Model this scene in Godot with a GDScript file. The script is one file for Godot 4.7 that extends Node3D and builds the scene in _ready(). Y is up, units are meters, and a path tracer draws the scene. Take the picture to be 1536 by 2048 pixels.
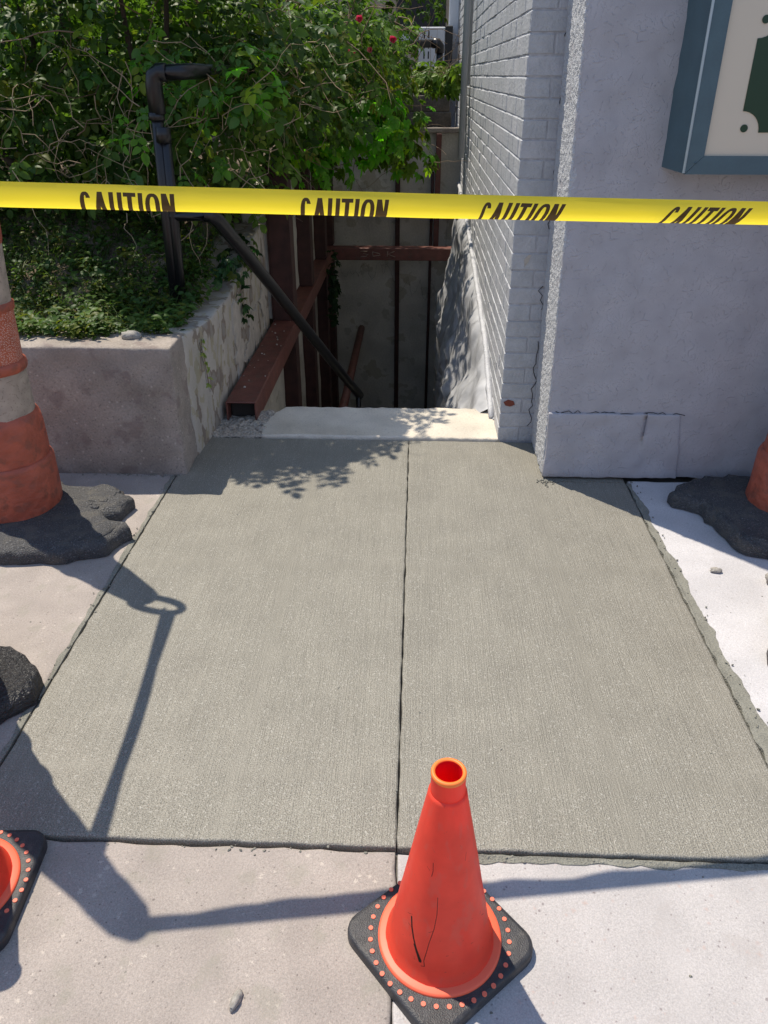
extends Node3D

var rng := RandomNumberGenerator.new()
var names := {}
var mats := {}
var LUT := PackedByteArray()

# ------------------------------------------------------------------ helpers
func numbered(called: String) -> String:
	if not names.has(called):
		names[called] = 0
		return called
	names[called] += 1
	return "%s_%03d" % [called, names[called]]

func tag(o: Node, label := "", category := "", group := "", kind := "") -> Node:
	if label: o.set_meta("label", label)
	if category: o.set_meta("category", category)
	if group: o.set_meta("group", group)
	if kind: o.set_meta("kind", kind)
	return o

func thing(called: String, label: String, category: String, at := Vector3.ZERO, group := "") -> Node3D:
	var o := Node3D.new()
	o.name = numbered(called)
	add_child(o)
	o.position = at
	tag(o, label, category, group)
	return o

func put(called: String, mesh: Mesh, m: Material, parent: Node = null, at := Vector3.ZERO) -> MeshInstance3D:
	var o := MeshInstance3D.new()
	o.mesh = mesh
	o.material_override = m
	if parent == null:
		o.name = numbered(called)
		add_child(o)
	else:
		o.name = called
		parent.add_child(o, true)
	o.position = at
	return o

func many(called: String, mesh: Mesh, m: Material, xf: Array, cols: Array, parent: Node = null) -> MultiMeshInstance3D:
	var mm := MultiMesh.new()
	mm.transform_format = MultiMesh.TRANSFORM_3D
	mm.use_colors = not cols.is_empty()
	mm.mesh = mesh
	mm.instance_count = xf.size()
	for i in xf.size():
		mm.set_instance_transform(i, xf[i])
		if mm.use_colors: mm.set_instance_color(i, cols[i])
	var o := MultiMeshInstance3D.new()
	o.multimesh = mm
	o.material_override = m
	if parent == null:
		o.name = numbered(called)
		add_child(o)
	else:
		o.name = called
		parent.add_child(o, true)
	o.set_meta("kind", "stuff")
	return o

func st_new(flat := false) -> SurfaceTool:
	var st := SurfaceTool.new()
	st.begin(Mesh.PRIMITIVE_TRIANGLES)
	st.set_smooth_group(-1 if flat else 0)
	return st

func done(st: SurfaceTool) -> ArrayMesh:
	st.generate_normals()
	return st.commit()

func tri(st: SurfaceTool, a: Vector3, b: Vector3, c: Vector3) -> void:
	st.add_vertex(a); st.add_vertex(b); st.add_vertex(c)

func quad(st: SurfaceTool, a: Vector3, b: Vector3, c: Vector3, d: Vector3) -> void:
	tri(st, a, b, c); tri(st, a, c, d)

func noise(sd: int, freq: float, oct := 3) -> FastNoiseLite:
	var n := FastNoiseLite.new()
	n.seed = sd
	n.noise_type = FastNoiseLite.TYPE_SIMPLEX_SMOOTH
	n.frequency = freq
	n.fractal_octaves = oct
	return n

# box with rounded edges on a grid of cells, pushed in and out by noise
func rough_box(lo: Vector3, hi: Vector3, step: float, r: float, amp: float, sd: int, freq := 9.0, warp = null) -> ArrayMesh:
	var st := st_new()
	var n := noise(sd, freq, 4)
	var size := hi - lo
	var cuts := []
	for a in 3:
		var list := [0.0, r * 0.35, r]
		var k: int = maxi(1, int(round((size[a] - 2.0 * r) / step)))
		for i in range(1, k):
			list.append(r + (size[a] - 2.0 * r) * i / k)
		list.append_array([size[a] - r, size[a] - r * 0.35, size[a]])
		cuts.append(list)
	for a in 3:
		var b := (a + 1) % 3
		var c := (a + 2) % 3
		for side in 2:
			var grid := []
			for u in cuts[b]:
				var row := PackedVector3Array()
				for v in cuts[c]:
					var p := Vector3.ZERO
					p[a] = size[a] * side
					p[b] = u
					p[c] = v
					var q := Vector3(clampf(p.x, r, size.x - r), clampf(p.y, r, size.y - r), clampf(p.z, r, size.z - r))
					var d := (p - q).normalized()
					p = lo + q + d * r
					p += d * n.get_noise_3dv(p) * amp
					if warp != null: p = warp.call(p)
					row.append(p)
				grid.append(row)
			for i in grid.size() - 1:
				for j in grid[0].size() - 1:
					if side: quad(st, grid[i][j], grid[i][j + 1], grid[i + 1][j + 1], grid[i + 1][j])
					else: quad(st, grid[i][j], grid[i + 1][j], grid[i + 1][j + 1], grid[i][j + 1])
	return done(st)

# simple box with chamfered edges
func add_box(st: SurfaceTool, lo: Vector3, hi: Vector3, ch := 0.003, jit := 0.0) -> void:
	var c := (lo + hi) / 2.0
	var h := (hi - lo) / 2.0
	var pts := {}
	for sx in [-1, 1]:
		for sy in [-1, 1]:
			for sz in [-1, 1]:
				for a in 3:
					var s := Vector3(sx, sy, sz)
					var p := Vector3(h.x - ch, h.y - ch, h.z - ch)
					p[a] += ch
					var j := Vector3(rng.randf_range(-jit, jit), rng.randf_range(-jit, jit), rng.randf_range(-jit, jit)) if jit > 0.0 else Vector3.ZERO
					pts[[sx, sy, sz, a]] = c + p * s + j
	for a in 3:
		var b := (a + 1) % 3
		var d := (a + 2) % 3
		for s in [-1, 1]:
			var ring := []
			for k in [[-1, -1], [1, -1], [1, 1], [-1, 1]]:
				var key := [0, 0, 0, a]
				key[a] = s; key[b] = k[0]; key[d] = k[1]
				ring.append(pts[key])
			if s > 0: quad(st, ring[3], ring[2], ring[1], ring[0])
			else: quad(st, ring[0], ring[1], ring[2], ring[3])
	for a in 3:
		var b := (a + 1) % 3
		var d := (a + 2) % 3
		for sb in [-1, 1]:
			for sd in [-1, 1]:
				var k1 := [0, 0, 0, b]; var k2 := [0, 0, 0, b]; var k3 := [0, 0, 0, d]; var k4 := [0, 0, 0, d]
				for k in [k1, k2, k3, k4]:
					k[b] = sb; k[d] = sd
				k1[a] = -1; k2[a] = 1; k3[a] = 1; k4[a] = -1
				if sb * sd > 0: quad(st, pts[k1], pts[k2], pts[k3], pts[k4])
				else: quad(st, pts[k4], pts[k3], pts[k2], pts[k1])
	for sx in [-1, 1]:
		for sy in [-1, 1]:
			for sz in [-1, 1]:
				var q := [pts[[sx, sy, sz, 0]], pts[[sx, sy, sz, 1]], pts[[sx, sy, sz, 2]]]
				if sx * sy * sz > 0: tri(st, q[0], q[2], q[1])
				else: tri(st, q[0], q[1], q[2])

func box(lo: Vector3, hi: Vector3, ch := 0.003, jit := 0.0) -> ArrayMesh:
	var st := st_new(true)
	add_box(st, lo, hi, ch, jit)
	return done(st)

# tube of changing radius along points
func add_tube(st: SurfaceTool, pts: Array, radii: Array, sides := 8, caps := true) -> void:
	var rings := []
	var up := Vector3(0.31, 0.87, 0.21)
	for i in pts.size():
		var t: Vector3 = (pts[mini(i + 1, pts.size() - 1)] - pts[maxi(i - 1, 0)]).normalized()
		var x := t.cross(up)
		if x.length() < 0.1: x = t.cross(Vector3(1, 0.1, 0))
		x = x.normalized()
		var y := t.cross(x).normalized()
		up = x.cross(t).normalized() if i > 0 else up
		var ring := PackedVector3Array()
		for k in sides:
			var a := TAU * k / sides
			ring.append(pts[i] + (x * cos(a) + y * sin(a)) * radii[i])
		rings.append(ring)
	for i in rings.size() - 1:
		for k in sides:
			var k2 := (k + 1) % sides
			quad(st, rings[i][k], rings[i][k2], rings[i + 1][k2], rings[i + 1][k])
	if caps:
		for k in range(1, sides - 1):
			tri(st, rings[0][0], rings[0][k + 1], rings[0][k])
			tri(st, rings[-1][0], rings[-1][k], rings[-1][k + 1])

func tube(pts: Array, r: float, sides := 12) -> ArrayMesh:
	var st := st_new()
	var radii := []
	for p in pts: radii.append(r)
	add_tube(st, pts, radii, sides)
	return done(st)

# lathe: profile of (radius, height), axis bent by a callable height -> offset
func lathe(profile: Array, sides := 48, axis = null, wob := 0.0, sd := 1, v_top := 1.0) -> ArrayMesh:
	var st := st_new()
	var n := noise(sd, 3.0, 3)
	var rings := []
	for p in profile:
		var ring := PackedVector3Array()
		for k in sides + 1:
			var a := TAU * (k % sides) / sides
			var rad: float = p.x * (1.0 + wob * n.get_noise_3d(cos(a), p.y * 5.0, sin(a)))
			var q := Vector3(cos(a) * rad, p.y, sin(a) * rad)
			if axis != null: q += axis.call(p.y)
			ring.append(q)
		rings.append(ring)
	for i in rings.size() - 1:
		for k in sides:
			var uv := [Vector2(k / float(sides), 1.0 - profile[i].y / v_top), Vector2((k + 1) / float(sides), 1.0 - profile[i].y / v_top), Vector2((k + 1) / float(sides), 1.0 - profile[i + 1].y / v_top), Vector2(k / float(sides), 1.0 - profile[i + 1].y / v_top)]
			var ps := [rings[i][k], rings[i][k + 1], rings[i + 1][k + 1], rings[i + 1][k]]
			for q in [0, 1, 2, 0, 2, 3]:
				st.set_uv(uv[q]); st.add_vertex(ps[q])
	return done(st)

# polygon in x,z -> prism with a rounded top edge and a ragged outline
func slab(poly: Array, top: float, thick: float, bevel: float, rag := 0.0, sd := 1, seg := 0.05, hump := 0.0) -> ArrayMesh:
	var st := st_new()
	var n := noise(sd, 14.0, 3)
	var out := PackedVector2Array()
	for i in poly.size():
		var a: Vector2 = poly[i]
		var b: Vector2 = poly[(i + 1) % poly.size()]
		var k := maxi(1, int(a.distance_to(b) / seg))
		for j in k:
			var p := a.lerp(b, j / float(k))
			var side := (b - a).orthogonal().normalized()
			out.append(p + side * n.get_noise_2dv(p) * rag)
	if not Geometry2D.is_polygon_clockwise(out): out.reverse()
	var rings := []
	var steps := [[1.0, 0.0], [0.45, 0.12], [0.12, 0.45], [0.0, 1.0]]
	var inward := PackedVector2Array()
	for i in out.size():
		var t := (out[(i + 1) % out.size()] - out[(i - 1 + out.size()) % out.size()]).normalized()
		inward.append(Vector2(-t.y, t.x))
	# make sure that it points inside
	var test := out[0] + inward[0] * 0.002
	if not Geometry2D.is_point_in_polygon(test, out):
		for i in inward.size(): inward[i] = -inward[i]
	for s in steps:
		var ring := PackedVector3Array()
		for i in out.size():
			var p: Vector2 = out[i] + inward[i] * bevel * s[0]
			ring.append(Vector3(p.x, top - bevel * s[1] + hump * n.get_noise_2dv(p * 1.5), p.y))
		rings.append(ring)
	var low := PackedVector3Array()
	for i in out.size(): low.append(Vector3(out[i].x, top - thick, out[i].y))
	rings.append(low)
	for r in rings.size() - 1:
		for i in out.size():
			var j := (i + 1) % out.size()
			quad(st, rings[r][i], rings[r][j], rings[r + 1][j], rings[r + 1][i])
	var cap := PackedVector2Array()
	for v in rings[0]: cap.append(Vector2(v.x, v.z))
	var idx := Geometry2D.triangulate_polygon(cap)
	st.set_smooth_group(1)
	for i in range(0, idx.size(), 3):
		var a: Vector3 = rings[0][idx[i]]
		var b: Vector3 = rings[0][idx[i + 1]]
		var c: Vector3 = rings[0][idx[i + 2]]
		if (b - a).cross(c - a).y > 0.0: tri(st, a, c, b)
		else: tri(st, a, b, c)
	return done(st)

# ------------------------------------------------------------------ textures
func bytes_of(n: int, sd: int, freq: float, kind := 0, oct := 3, squash := 1) -> PackedByteArray:
	var f := FastNoiseLite.new()
	f.seed = sd
	f.frequency = freq
	f.fractal_octaves = oct
	f.noise_type = FastNoiseLite.TYPE_SIMPLEX_SMOOTH
	match kind:
		1: f.fractal_type = FastNoiseLite.FRACTAL_RIDGED
		2:
			f.noise_type = FastNoiseLite.TYPE_CELLULAR
			f.cellular_return_type = FastNoiseLite.RETURN_DISTANCE
			f.fractal_type = FastNoiseLite.FRACTAL_NONE
		3:
			f.fractal_type = FastNoiseLite.FRACTAL_RIDGED
			f.domain_warp_enabled = true
			f.domain_warp_amplitude = 0.35 / freq
			f.domain_warp_frequency = freq * 1.3
		4:
			f.noise_type = FastNoiseLite.TYPE_VALUE
			f.fractal_type = FastNoiseLite.FRACTAL_NONE
	var im: Image = f.get_seamless_image(n, maxi(8, n / squash))
	im.convert(Image.FORMAT_L8)
	if squash > 1: im.resize(n, n, Image.INTERPOLATE_CUBIC)
	return im.get_data()

# layers: ["mul", bytes, amount] or ["spot", bytes, lo, hi, strength, linear colour]
func paint(n: int, base: Color, layers: Array) -> ImageTexture:
	var out := PackedByteArray()
	out.resize(n * n * 3)
	var prepared := []
	for L in layers:
		var table := PackedFloat32Array()
		for v in 256:
			var x := v / 255.0
			if L[0] == "mul": table.append(1.0 + L[2] * (x - 0.5) * 2.0)
			else: table.append(smoothstep(L[2], L[3], x) * L[4])
		prepared.append([L[0] == "mul", L[1], table, L[5] if L.size() > 5 else Color.BLACK])
	for i in n * n:
		var r := base.r
		var g := base.g
		var b := base.b
		for L in prepared:
			var t: float = L[2][L[1][i]]
			if L[0]:
				r *= t; g *= t; b *= t
			elif t > 0.0:
				var c: Color = L[3]
				r += (c.r - r) * t; g += (c.g - g) * t; b += (c.b - b) * t
		out[i * 3] = LUT[clampi(int(r * 1023.0), 0, 1023)]
		out[i * 3 + 1] = LUT[clampi(int(g * 1023.0), 0, 1023)]
		out[i * 3 + 2] = LUT[clampi(int(b * 1023.0), 0, 1023)]
	return ImageTexture.create_from_image(Image.create_from_data(n, n, false, Image.FORMAT_RGB8, out))

func grey(n: int, parts: Array) -> ImageTexture:
	var out := PackedByteArray()
	out.resize(n * n)
	for i in n * n:
		var h := 0.0
		for p in parts: h += p[0][i] * p[1]
		out[i] = clampi(int(h), 0, 255)
	return ImageTexture.create_from_image(Image.create_from_data(n, n, false, Image.FORMAT_L8, out))

func lin(r: float, g: float, b: float) -> Color:
	return Color(r, g, b).linear_to_srgb()

func flat_mat(c: Color, rough := 0.8, metal := 0.0) -> StandardMaterial3D:
	var m := StandardMaterial3D.new()
	m.albedo_color = c
	m.roughness = rough
	m.metallic = metal
	return m

func tri_mat(tex: Texture2D, metres: float, rough := 0.9, bump: Texture2D = null, cm := 0.1, world := true) -> StandardMaterial3D:
	var m := StandardMaterial3D.new()
	m.albedo_texture = tex
	m.roughness = rough
	m.uv1_triplanar = true
	m.uv1_world_triplanar = world
	m.uv1_triplanar_sharpness = 6.0
	m.uv1_scale = Vector3.ONE / metres
	if bump:
		m.heightmap_enabled = true
		m.heightmap_texture = bump
		m.heightmap_scale = cm
	return m

func make_materials() -> void:
	for i in 1024:
		LUT.append(int(round(Color(i / 1023.0, 0, 0).linear_to_srgb().r * 255.0)))
	var N := 1024
	var fine := bytes_of(N, 3, 0.22, 0, 2)
	var fine2 := bytes_of(N, 8, 0.35, 4)
	var grain := bytes_of(N, 4, 0.1, 0, 3)
	var big := bytes_of(N, 5, 0.004, 0, 5)
	var big2 := bytes_of(N, 15, 0.007, 0, 5)
	var cells := bytes_of(N, 6, 0.035, 2)
	var cells2 := bytes_of(N, 7, 0.016, 2)
	var M := 512
	var mfine := bytes_of(M, 3, 0.3, 0, 2)
	var mgrain := bytes_of(M, 4, 0.15, 0, 3)
	var mbig := bytes_of(M, 5, 0.008, 0, 5)
	var mbig2 := bytes_of(M, 15, 0.014, 0, 5)
	var mcells := bytes_of(M, 6, 0.06, 2)
	var mcells2 := bytes_of(M, 7, 0.03, 2)
	var mfine2 := bytes_of(M, 8, 0.4, 4)
	# dark pores and pale grit that come and go in drifts
	var pores := PackedByteArray()
	var grit := PackedByteArray()
	pores.resize(N * N)
	grit.resize(N * N)
	for i in N * N:
		pores[i] = clampi((255 - cells[i] * 5) + (big2[(i * 3 + 77) % (N * N)] - 165) + (grain[i] - 150), 0, 255)
		grit[i] = clampi((255 - cells2[i] * 7) + (big[(i + 51200) % (N * N)] - 150) + (fine[i] - 140), 0, 255)
	var streak := bytes_of(N, 19, 0.03, 0, 4, 40)
	var broom := bytes_of(N, 9, 0.2, 0, 2, 60)
	# fresh broomed concrete: streaks run in depth
	var t := paint(N, Color(0.206, 0.193, 0.161), [["mul", fine, 0.6], ["mul", broom, 0.09], ["mul", streak, 0.05], ["mul", big, 0.09], ["spot", fine2, 0.70, 0.93, 0.48, Color(0.48, 0.465, 0.42)], ["spot", fine, 0.3, 0.1, 0.5, Color(0.09, 0.088, 0.07)]])
	mats.fresh = tri_mat(t, 0.93, 0.52, grey(N, [[fine, 0.5], [broom, 0.32], [fine2, 0.18]]), 0.34)
	var pit := paint(N, Color(0.318, 0.278, 0.25), [["mul", big, 0.14], ["mul", grain, 0.16], ["mul", fine, 0.24], ["spot", pores, 0.5, 0.9, 0.8, Color(0.13, 0.11, 0.1)], ["spot", grit, 0.55, 0.9, 0.7, Color(0.52, 0.46, 0.4)], ["spot", big2, 0.62, 0.9, 0.4, Color(0.25, 0.235, 0.19)]])
	var pit_h := grey(N, [[fine, 0.3], [cells, 0.45], [grain, 0.25]])
	mats.old = tri_mat(pit, 0.83, 0.9, pit_h, 0.16)
	mats.old_pale = tri_mat(paint(N, Color(0.41, 0.385, 0.375), [["mul", big, 0.1], ["mul", grain, 0.1], ["mul", fine, 0.2], ["spot", pores, 0.5, 0.9, 0.8, Color(0.2, 0.17, 0.17)], ["spot", grit, 0.5, 0.9, 0.5, Color(0.42, 0.3, 0.26)], ["spot", big2, 0.68, 0.88, 0.4, Color(0.36, 0.33, 0.315)]]), 0.97, 0.9, pit_h, 0.14)
	mats.white_walk = tri_mat(paint(N, Color(0.47, 0.455, 0.46), [["mul", big, 0.12], ["mul", fine, 0.2], ["mul", grain, 0.1], ["spot", pores, 0.55, 0.9, 0.6, Color(0.24, 0.22, 0.21)], ["spot", big2, 0.75, 0.95, 0.4, Color(0.42, 0.4, 0.39)]]), 1.1, 0.9, pit_h, 0.09)
	mats.joint = tri_mat(paint(M, Color(0.11, 0.1, 0.085), [["mul", mgrain, 0.4], ["mul", mbig, 0.3]]), 0.5, 1.0)
	mats.smear = tri_mat(paint(M, Color(0.2, 0.195, 0.165), [["mul", mgrain, 0.3], ["mul", mfine, 0.3], ["mul", mbig2, 0.2]]), 0.6, 0.95, grey(M, [[mfine, 0.5], [mgrain, 0.5]]), 0.5)
	# planter: brown, weathered
	mats.planter = tri_mat(paint(M, Color(0.285, 0.245, 0.21), [["mul", mbig, 0.26], ["mul", mgrain, 0.16], ["mul", mfine, 0.16], ["spot", mcells2, 0.07, 0.02, 0.6, Color(0.5, 0.44, 0.38)], ["spot", mcells, 0.10, 0.02, 0.6, Color(0.09, 0.075, 0.07)], ["spot", mbig2, 0.64, 0.82, 0.5, Color(0.17, 0.125, 0.115)]]), 1.15, 0.93, grey(M, [[mfine, 0.3], [mgrain, 0.4], [mcells, 0.3]]), 0.3)
	mats.threshold = tri_mat(paint(M, Color(0.57, 0.515, 0.43), [["mul", mbig, 0.14], ["mul", mgrain, 0.12], ["spot", mcells2, 0.07, 0.02, 0.5, Color(0.3, 0.28, 0.25)]]), 0.9, 0.9, grey(M, [[mfine, 0.3], [mgrain, 0.5], [mcells, 0.2]]), 0.25)
	# stucco: trowelled ridges
	var ridge := bytes_of(N, 21, 0.011, 3, 3)
	var ridge2 := bytes_of(N, 22, 0.022, 3, 2)
	var stucco_h := PackedByteArray()
	stucco_h.resize(N * N)
	for i in N * N:
		var v := mini(maxi(ridge[i] - 196, 0) * 4, 130) * smoothstep(90.0, 150.0, big2[i]) + mini(maxi(ridge2[i] - 205, 0) * 4, 90) * smoothstep(120.0, 170.0, big[i]) + grain[i] * 0.09 + fine[i] * 0.05 + big[i] * 0.2
		stucco_h[i] = clampi(int(v), 0, 255)
	var sh := ImageTexture.create_from_image(Image.create_from_data(N, N, false, Image.FORMAT_L8, stucco_h))
	mats.stucco = tri_mat(paint(N, Color(0.375, 0.368, 0.39), [["mul", big, 0.1], ["mul", grain, 0.04], ["spot", ridge, 0.92, 1.0, 0.2, Color(0.25, 0.25, 0.26)]]), 0.62, 0.75, sh, 0.27)
	mats.stucco_rough = tri_mat(paint(M, Color(0.46, 0.47, 0.49), [["mul", mgrain, 0.12], ["mul", mfine, 0.1]]), 0.5, 0.8, grey(M, [[mcells, 0.5], [mfine, 0.2], [mgrain, 0.3]]), 0.9)
	mats.brick_paint = []
	for k in 3:
		var c := [Color(0.435, 0.445, 0.465), Color(0.42, 0.43, 0.448), Color(0.45, 0.455, 0.475)][k] as Color
		mats.brick_paint.append(tri_mat(paint(512, c, [["mul", bytes_of(512, 60 + k, 0.01, 0, 4), 0.12], ["mul", bytes_of(512, 70 + k, 0.12, 0, 3), 0.07]]), 0.5, 0.6, grey(512, [[bytes_of(512, 80 + k, 0.05, 0, 4), 0.7], [bytes_of(512, 90 + k, 0.25, 0, 2), 0.3]]), 0.35))
	mats.mortar = tri_mat(paint(512, Color(0.4, 0.4, 0.42), [["mul", bytes_of(512, 33, 0.03, 0, 4), 0.25]]), 0.5, 0.85)
	mats.parge = tri_mat(paint(M, Color(0.5, 0.5, 0.5), [["mul", mbig, 0.25], ["mul", mgrain, 0.1], ["spot", mbig2, 0.6, 0.8, 0.4, Color(0.3, 0.3, 0.29)]]), 1.3, 0.7, grey(M, [[mgrain, 0.6], [mfine, 0.4]]), 0.3)
	mats.sheet = tri_mat(paint(512, Color(0.43, 0.435, 0.45), [["mul", bytes_of(512, 43, 0.012, 0, 4), 0.3]]), 0.7, 0.35)
	# stairwell paint: pale below, mould above, peeling
	mats.well = tri_mat(paint(M, Color(0.5, 0.47, 0.41), [["mul", mbig, 0.22], ["mul", mgrain, 0.1], ["spot", mbig2, 0.74, 0.78, 0.5, Color(0.3, 0.27, 0.21)], ["spot", mbig, 0.8, 0.82, 0.5, Color(0.3, 0.25, 0.16)]]), 1.9, 0.9, grey(M, [[mbig2, 0.5], [mgrain, 0.5]]), 0.5)
	mats.mould = tri_mat(paint(512, Color(0.06, 0.058, 0.05), [["mul", bytes_of(512, 44, 0.012, 0, 4), 0.5], ["spot", bytes_of(512, 45, 0.01, 0, 4), 0.62, 0.72, 0.6, Color(0.2, 0.18, 0.14)]]), 1.0, 0.95)
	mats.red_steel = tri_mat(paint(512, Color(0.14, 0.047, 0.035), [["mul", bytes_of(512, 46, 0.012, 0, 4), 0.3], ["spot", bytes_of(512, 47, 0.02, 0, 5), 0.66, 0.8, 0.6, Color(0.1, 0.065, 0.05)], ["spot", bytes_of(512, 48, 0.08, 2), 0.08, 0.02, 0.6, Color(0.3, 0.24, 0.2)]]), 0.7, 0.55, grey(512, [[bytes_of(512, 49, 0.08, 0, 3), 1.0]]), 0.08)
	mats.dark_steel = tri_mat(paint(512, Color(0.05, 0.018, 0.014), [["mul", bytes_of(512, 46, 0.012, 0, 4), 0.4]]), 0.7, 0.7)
	mats.black_pipe = flat_mat(lin(0.006, 0.006, 0.0075), 0.33)
	mats.grey_pipe = flat_mat(lin(0.4, 0.41, 0.42), 0.4, 0.1)
	mats.rubble = tri_mat(paint(512, Color(0.38, 0.34, 0.29), [["mul", bytes_of(512, 50, 0.05, 0, 4), 0.4]]), 0.4, 0.95, grey(512, [[bytes_of(512, 51, 0.06, 2), 1.0]]), 0.8)
	var peel := bytes_of(M, 121, 0.008, 0, 5)
	var peel2 := bytes_of(M, 122, 0.016, 0, 5)
	mats.peel = tri_mat(paint(M, Color(0.43, 0.395, 0.345), [["mul", mgrain, 0.1], ["mul", mbig, 0.15], ["spot", peel, 0.55, 0.575, 0.9, Color(0.21, 0.165, 0.13)], ["spot", peel2, 0.64, 0.66, 0.8, Color(0.36, 0.32, 0.22)], ["spot", peel, 0.7, 0.72, 0.8, Color(0.27, 0.25, 0.23)]]), 0.8, 0.9, grey(M, [[peel, 0.35], [mgrain, 0.4], [mfine, 0.25]]), 0.05)
	mats.peel.uv1_scale = Vector3(1.25, 0.9, 1.4)
	mats.flake = tri_mat(paint(512, Color(0.45, 0.41, 0.36), [["mul", bytes_of(512, 52, 0.012, 0, 4), 0.2], ["mul", bytes_of(512, 53, 0.1, 0, 3), 0.08]]), 0.5, 0.8)
	mats.soil = tri_mat(paint(M, Color(0.16, 0.12, 0.085), [["mul", mbig, 0.4], ["mul", mgrain, 0.35], ["mul", mfine, 0.3]]), 0.8, 1.0, grey(M, [[mgrain, 0.6], [mfine, 0.4]]), 1.2)
	# rubber
	var rub := paint(M, Color(0.05, 0.05, 0.052), [["mul", mgrain, 0.5], ["spot", mfine2, 0.7, 0.95, 0.6, Color(0.22, 0.22, 0.22)], ["spot", mbig2, 0.5, 0.75, 0.5, Color(0.1, 0.093, 0.08)]])
	mats.rubber_old = tri_mat(rub, 0.6, 0.75, grey(M, [[mgrain, 0.5], [mfine, 0.5]]), 0.8)
	mats.rubber = tri_mat(paint(512, Color(0.03, 0.03, 0.034), [["mul", bytes_of(512, 54, 0.02, 0, 4), 0.35], ["spot", bytes_of(512, 55, 0.012, 0, 5), 0.56, 0.8, 0.5, Color(0.085, 0.08, 0.075)], ["spot", bytes_of(512, 56, 0.3, 4), 0.84, 0.98, 0.4, Color(0.12, 0.12, 0.12)]]), 0.35, 0.55, grey(512, [[bytes_of(512, 57, 0.2, 0, 2), 1.0]]), 0.08)
	mats.lump = tri_mat(paint(512, Color(0.02, 0.02, 0.021), [["mul", bytes_of(512, 58, 0.05, 0, 4), 0.5], ["spot", bytes_of(512, 59, 0.25, 4), 0.8, 0.98, 0.6, Color(0.14, 0.14, 0.14)]]), 0.4, 0.45, grey(512, [[bytes_of(512, 61, 0.06, 2), 0.6], [bytes_of(512, 62, 0.15, 0, 3), 0.4]]), 1.2)
	mats.old_orange = tri_mat(paint(512, Color(0.37, 0.09, 0.05), [["mul", bytes_of(512, 63, 0.01, 0, 4), 0.25], ["spot", bytes_of(512, 64, 0.015, 0, 5), 0.55, 0.8, 0.6, Color(0.2, 0.07, 0.045)], ["spot", bytes_of(512, 65, 0.012, 1, 3), 0.9, 1.0, 0.5, Color(0.1, 0.06, 0.05)]]), 0.5, 0.55, grey(512, [[bytes_of(512, 66, 0.02, 0, 4), 1.0]]), 0.4)
	mats.bead_orange = tri_mat(paint(512, Color(0.4, 0.09, 0.04), [["mul", bytes_of(512, 63, 0.01, 0, 4), 0.2], ["spot", bytes_of(512, 67, 0.11, 2), 0.34, 0.14, 0.75, Color(0.62, 0.5, 0.45)]]), 0.32, 0.5)
	mats.dirty_white = tri_mat(paint(512, Color(0.36, 0.3, 0.24), [["mul", bytes_of(512, 63, 0.01, 0, 4), 0.3], ["spot", bytes_of(512, 68, 0.02, 1, 3), 0.8, 0.93, 0.8, Color(0.12, 0.09, 0.07)]]), 0.4, 0.6)
	mats.cone_plain = flat_mat(lin(0.9, 0.085, 0.045), 0.42)
	mats.cone_plain.backlight_enabled = true
	mats.cone_plain.backlight = lin(0.85, 0.07, 0.04)
	mats.cone_ring = flat_mat(lin(0.88, 0.13, 0.06), 0.5)
	mats.cone_lip = flat_mat(lin(0.9, 0.2, 0.03), 0.5)
	mats.cone_inside = flat_mat(lin(0.85, 0.015, 0.03), 0.4)
	mats.cone_inside.backlight_enabled = true
	mats.cone_inside.backlight = lin(0.9, 0.03, 0.05)
	mats.cone_dot = flat_mat(lin(0.75, 0.17, 0.1), 0.6)
	mats.cone = StandardMaterial3D.new()
	mats.cone.albedo_texture = cone_print()
	mats.cone.roughness = 0.4
	mats.cone.backlight_enabled = true
	mats.cone.backlight = lin(0.95, 0.95, 0.95)
	mats.tape = StandardMaterial3D.new()
	mats.tape.albedo_texture = tape_print()
	mats.tape.roughness = 0.3
	mats.tape.backlight_enabled = true
	mats.tape.backlight = lin(1, 1, 1)
	mats.sign_blue = tri_mat(paint(512, Color(0.066, 0.115, 0.138), [["mul", bytes_of(512, 71, 0.01, 0, 4), 0.08], ["mul", bytes_of(512, 72, 0.08, 0, 2), 0.04]]), 0.5, 0.5)
	mats.sign_cream = flat_mat(lin(0.62, 0.54, 0.42), 0.5)
	mats.sign_green = flat_mat(lin(0.004, 0.035, 0.012), 0.4)
	mats.sign_bead = flat_mat(lin(0.42, 0.53, 0.6), 0.3)
	mats.wood = tri_mat(paint(512, Color(0.1, 0.085, 0.07), [["mul", bytes_of(512, 73, 0.06, 0, 3, 1), 0.3], ["mul", bytes_of(512, 74, 0.008, 0, 4), 0.4]]), 0.8, 0.9)
	mats.ac_white = flat_mat(lin(0.6, 0.62, 0.66), 0.5)
	mats.ac_dark = flat_mat(lin(0.012, 0.012, 0.014), 0.5)
	mats.siding = tri_mat(paint(512, Color(0.4, 0.33, 0.24), [["mul", bytes_of(512, 75, 0.01, 0, 4), 0.15]]), 1.0, 0.8)
	mats.stone = tri_mat(paint(512, Color(0.3, 0.28, 0.25), [["mul", bytes_of(512, 76, 0.03, 0, 4), 0.35], ["mul", bytes_of(512, 77, 0.2, 0, 2), 0.2]]), 0.12, 0.9, null, 0.1, false)
	mats.leaf = flat_mat(Color.WHITE, 0.46)
	mats.leaf.metallic_specular = 0.36
	mats.leaf.vertex_color_use_as_albedo = true
	mats.leaf.backlight_enabled = true
	mats.leaf.backlight = lin(0.9, 1.0, 0.35)
	mats.twig = flat_mat(lin(0.19, 0.13, 0.085), 0.85)
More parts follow.
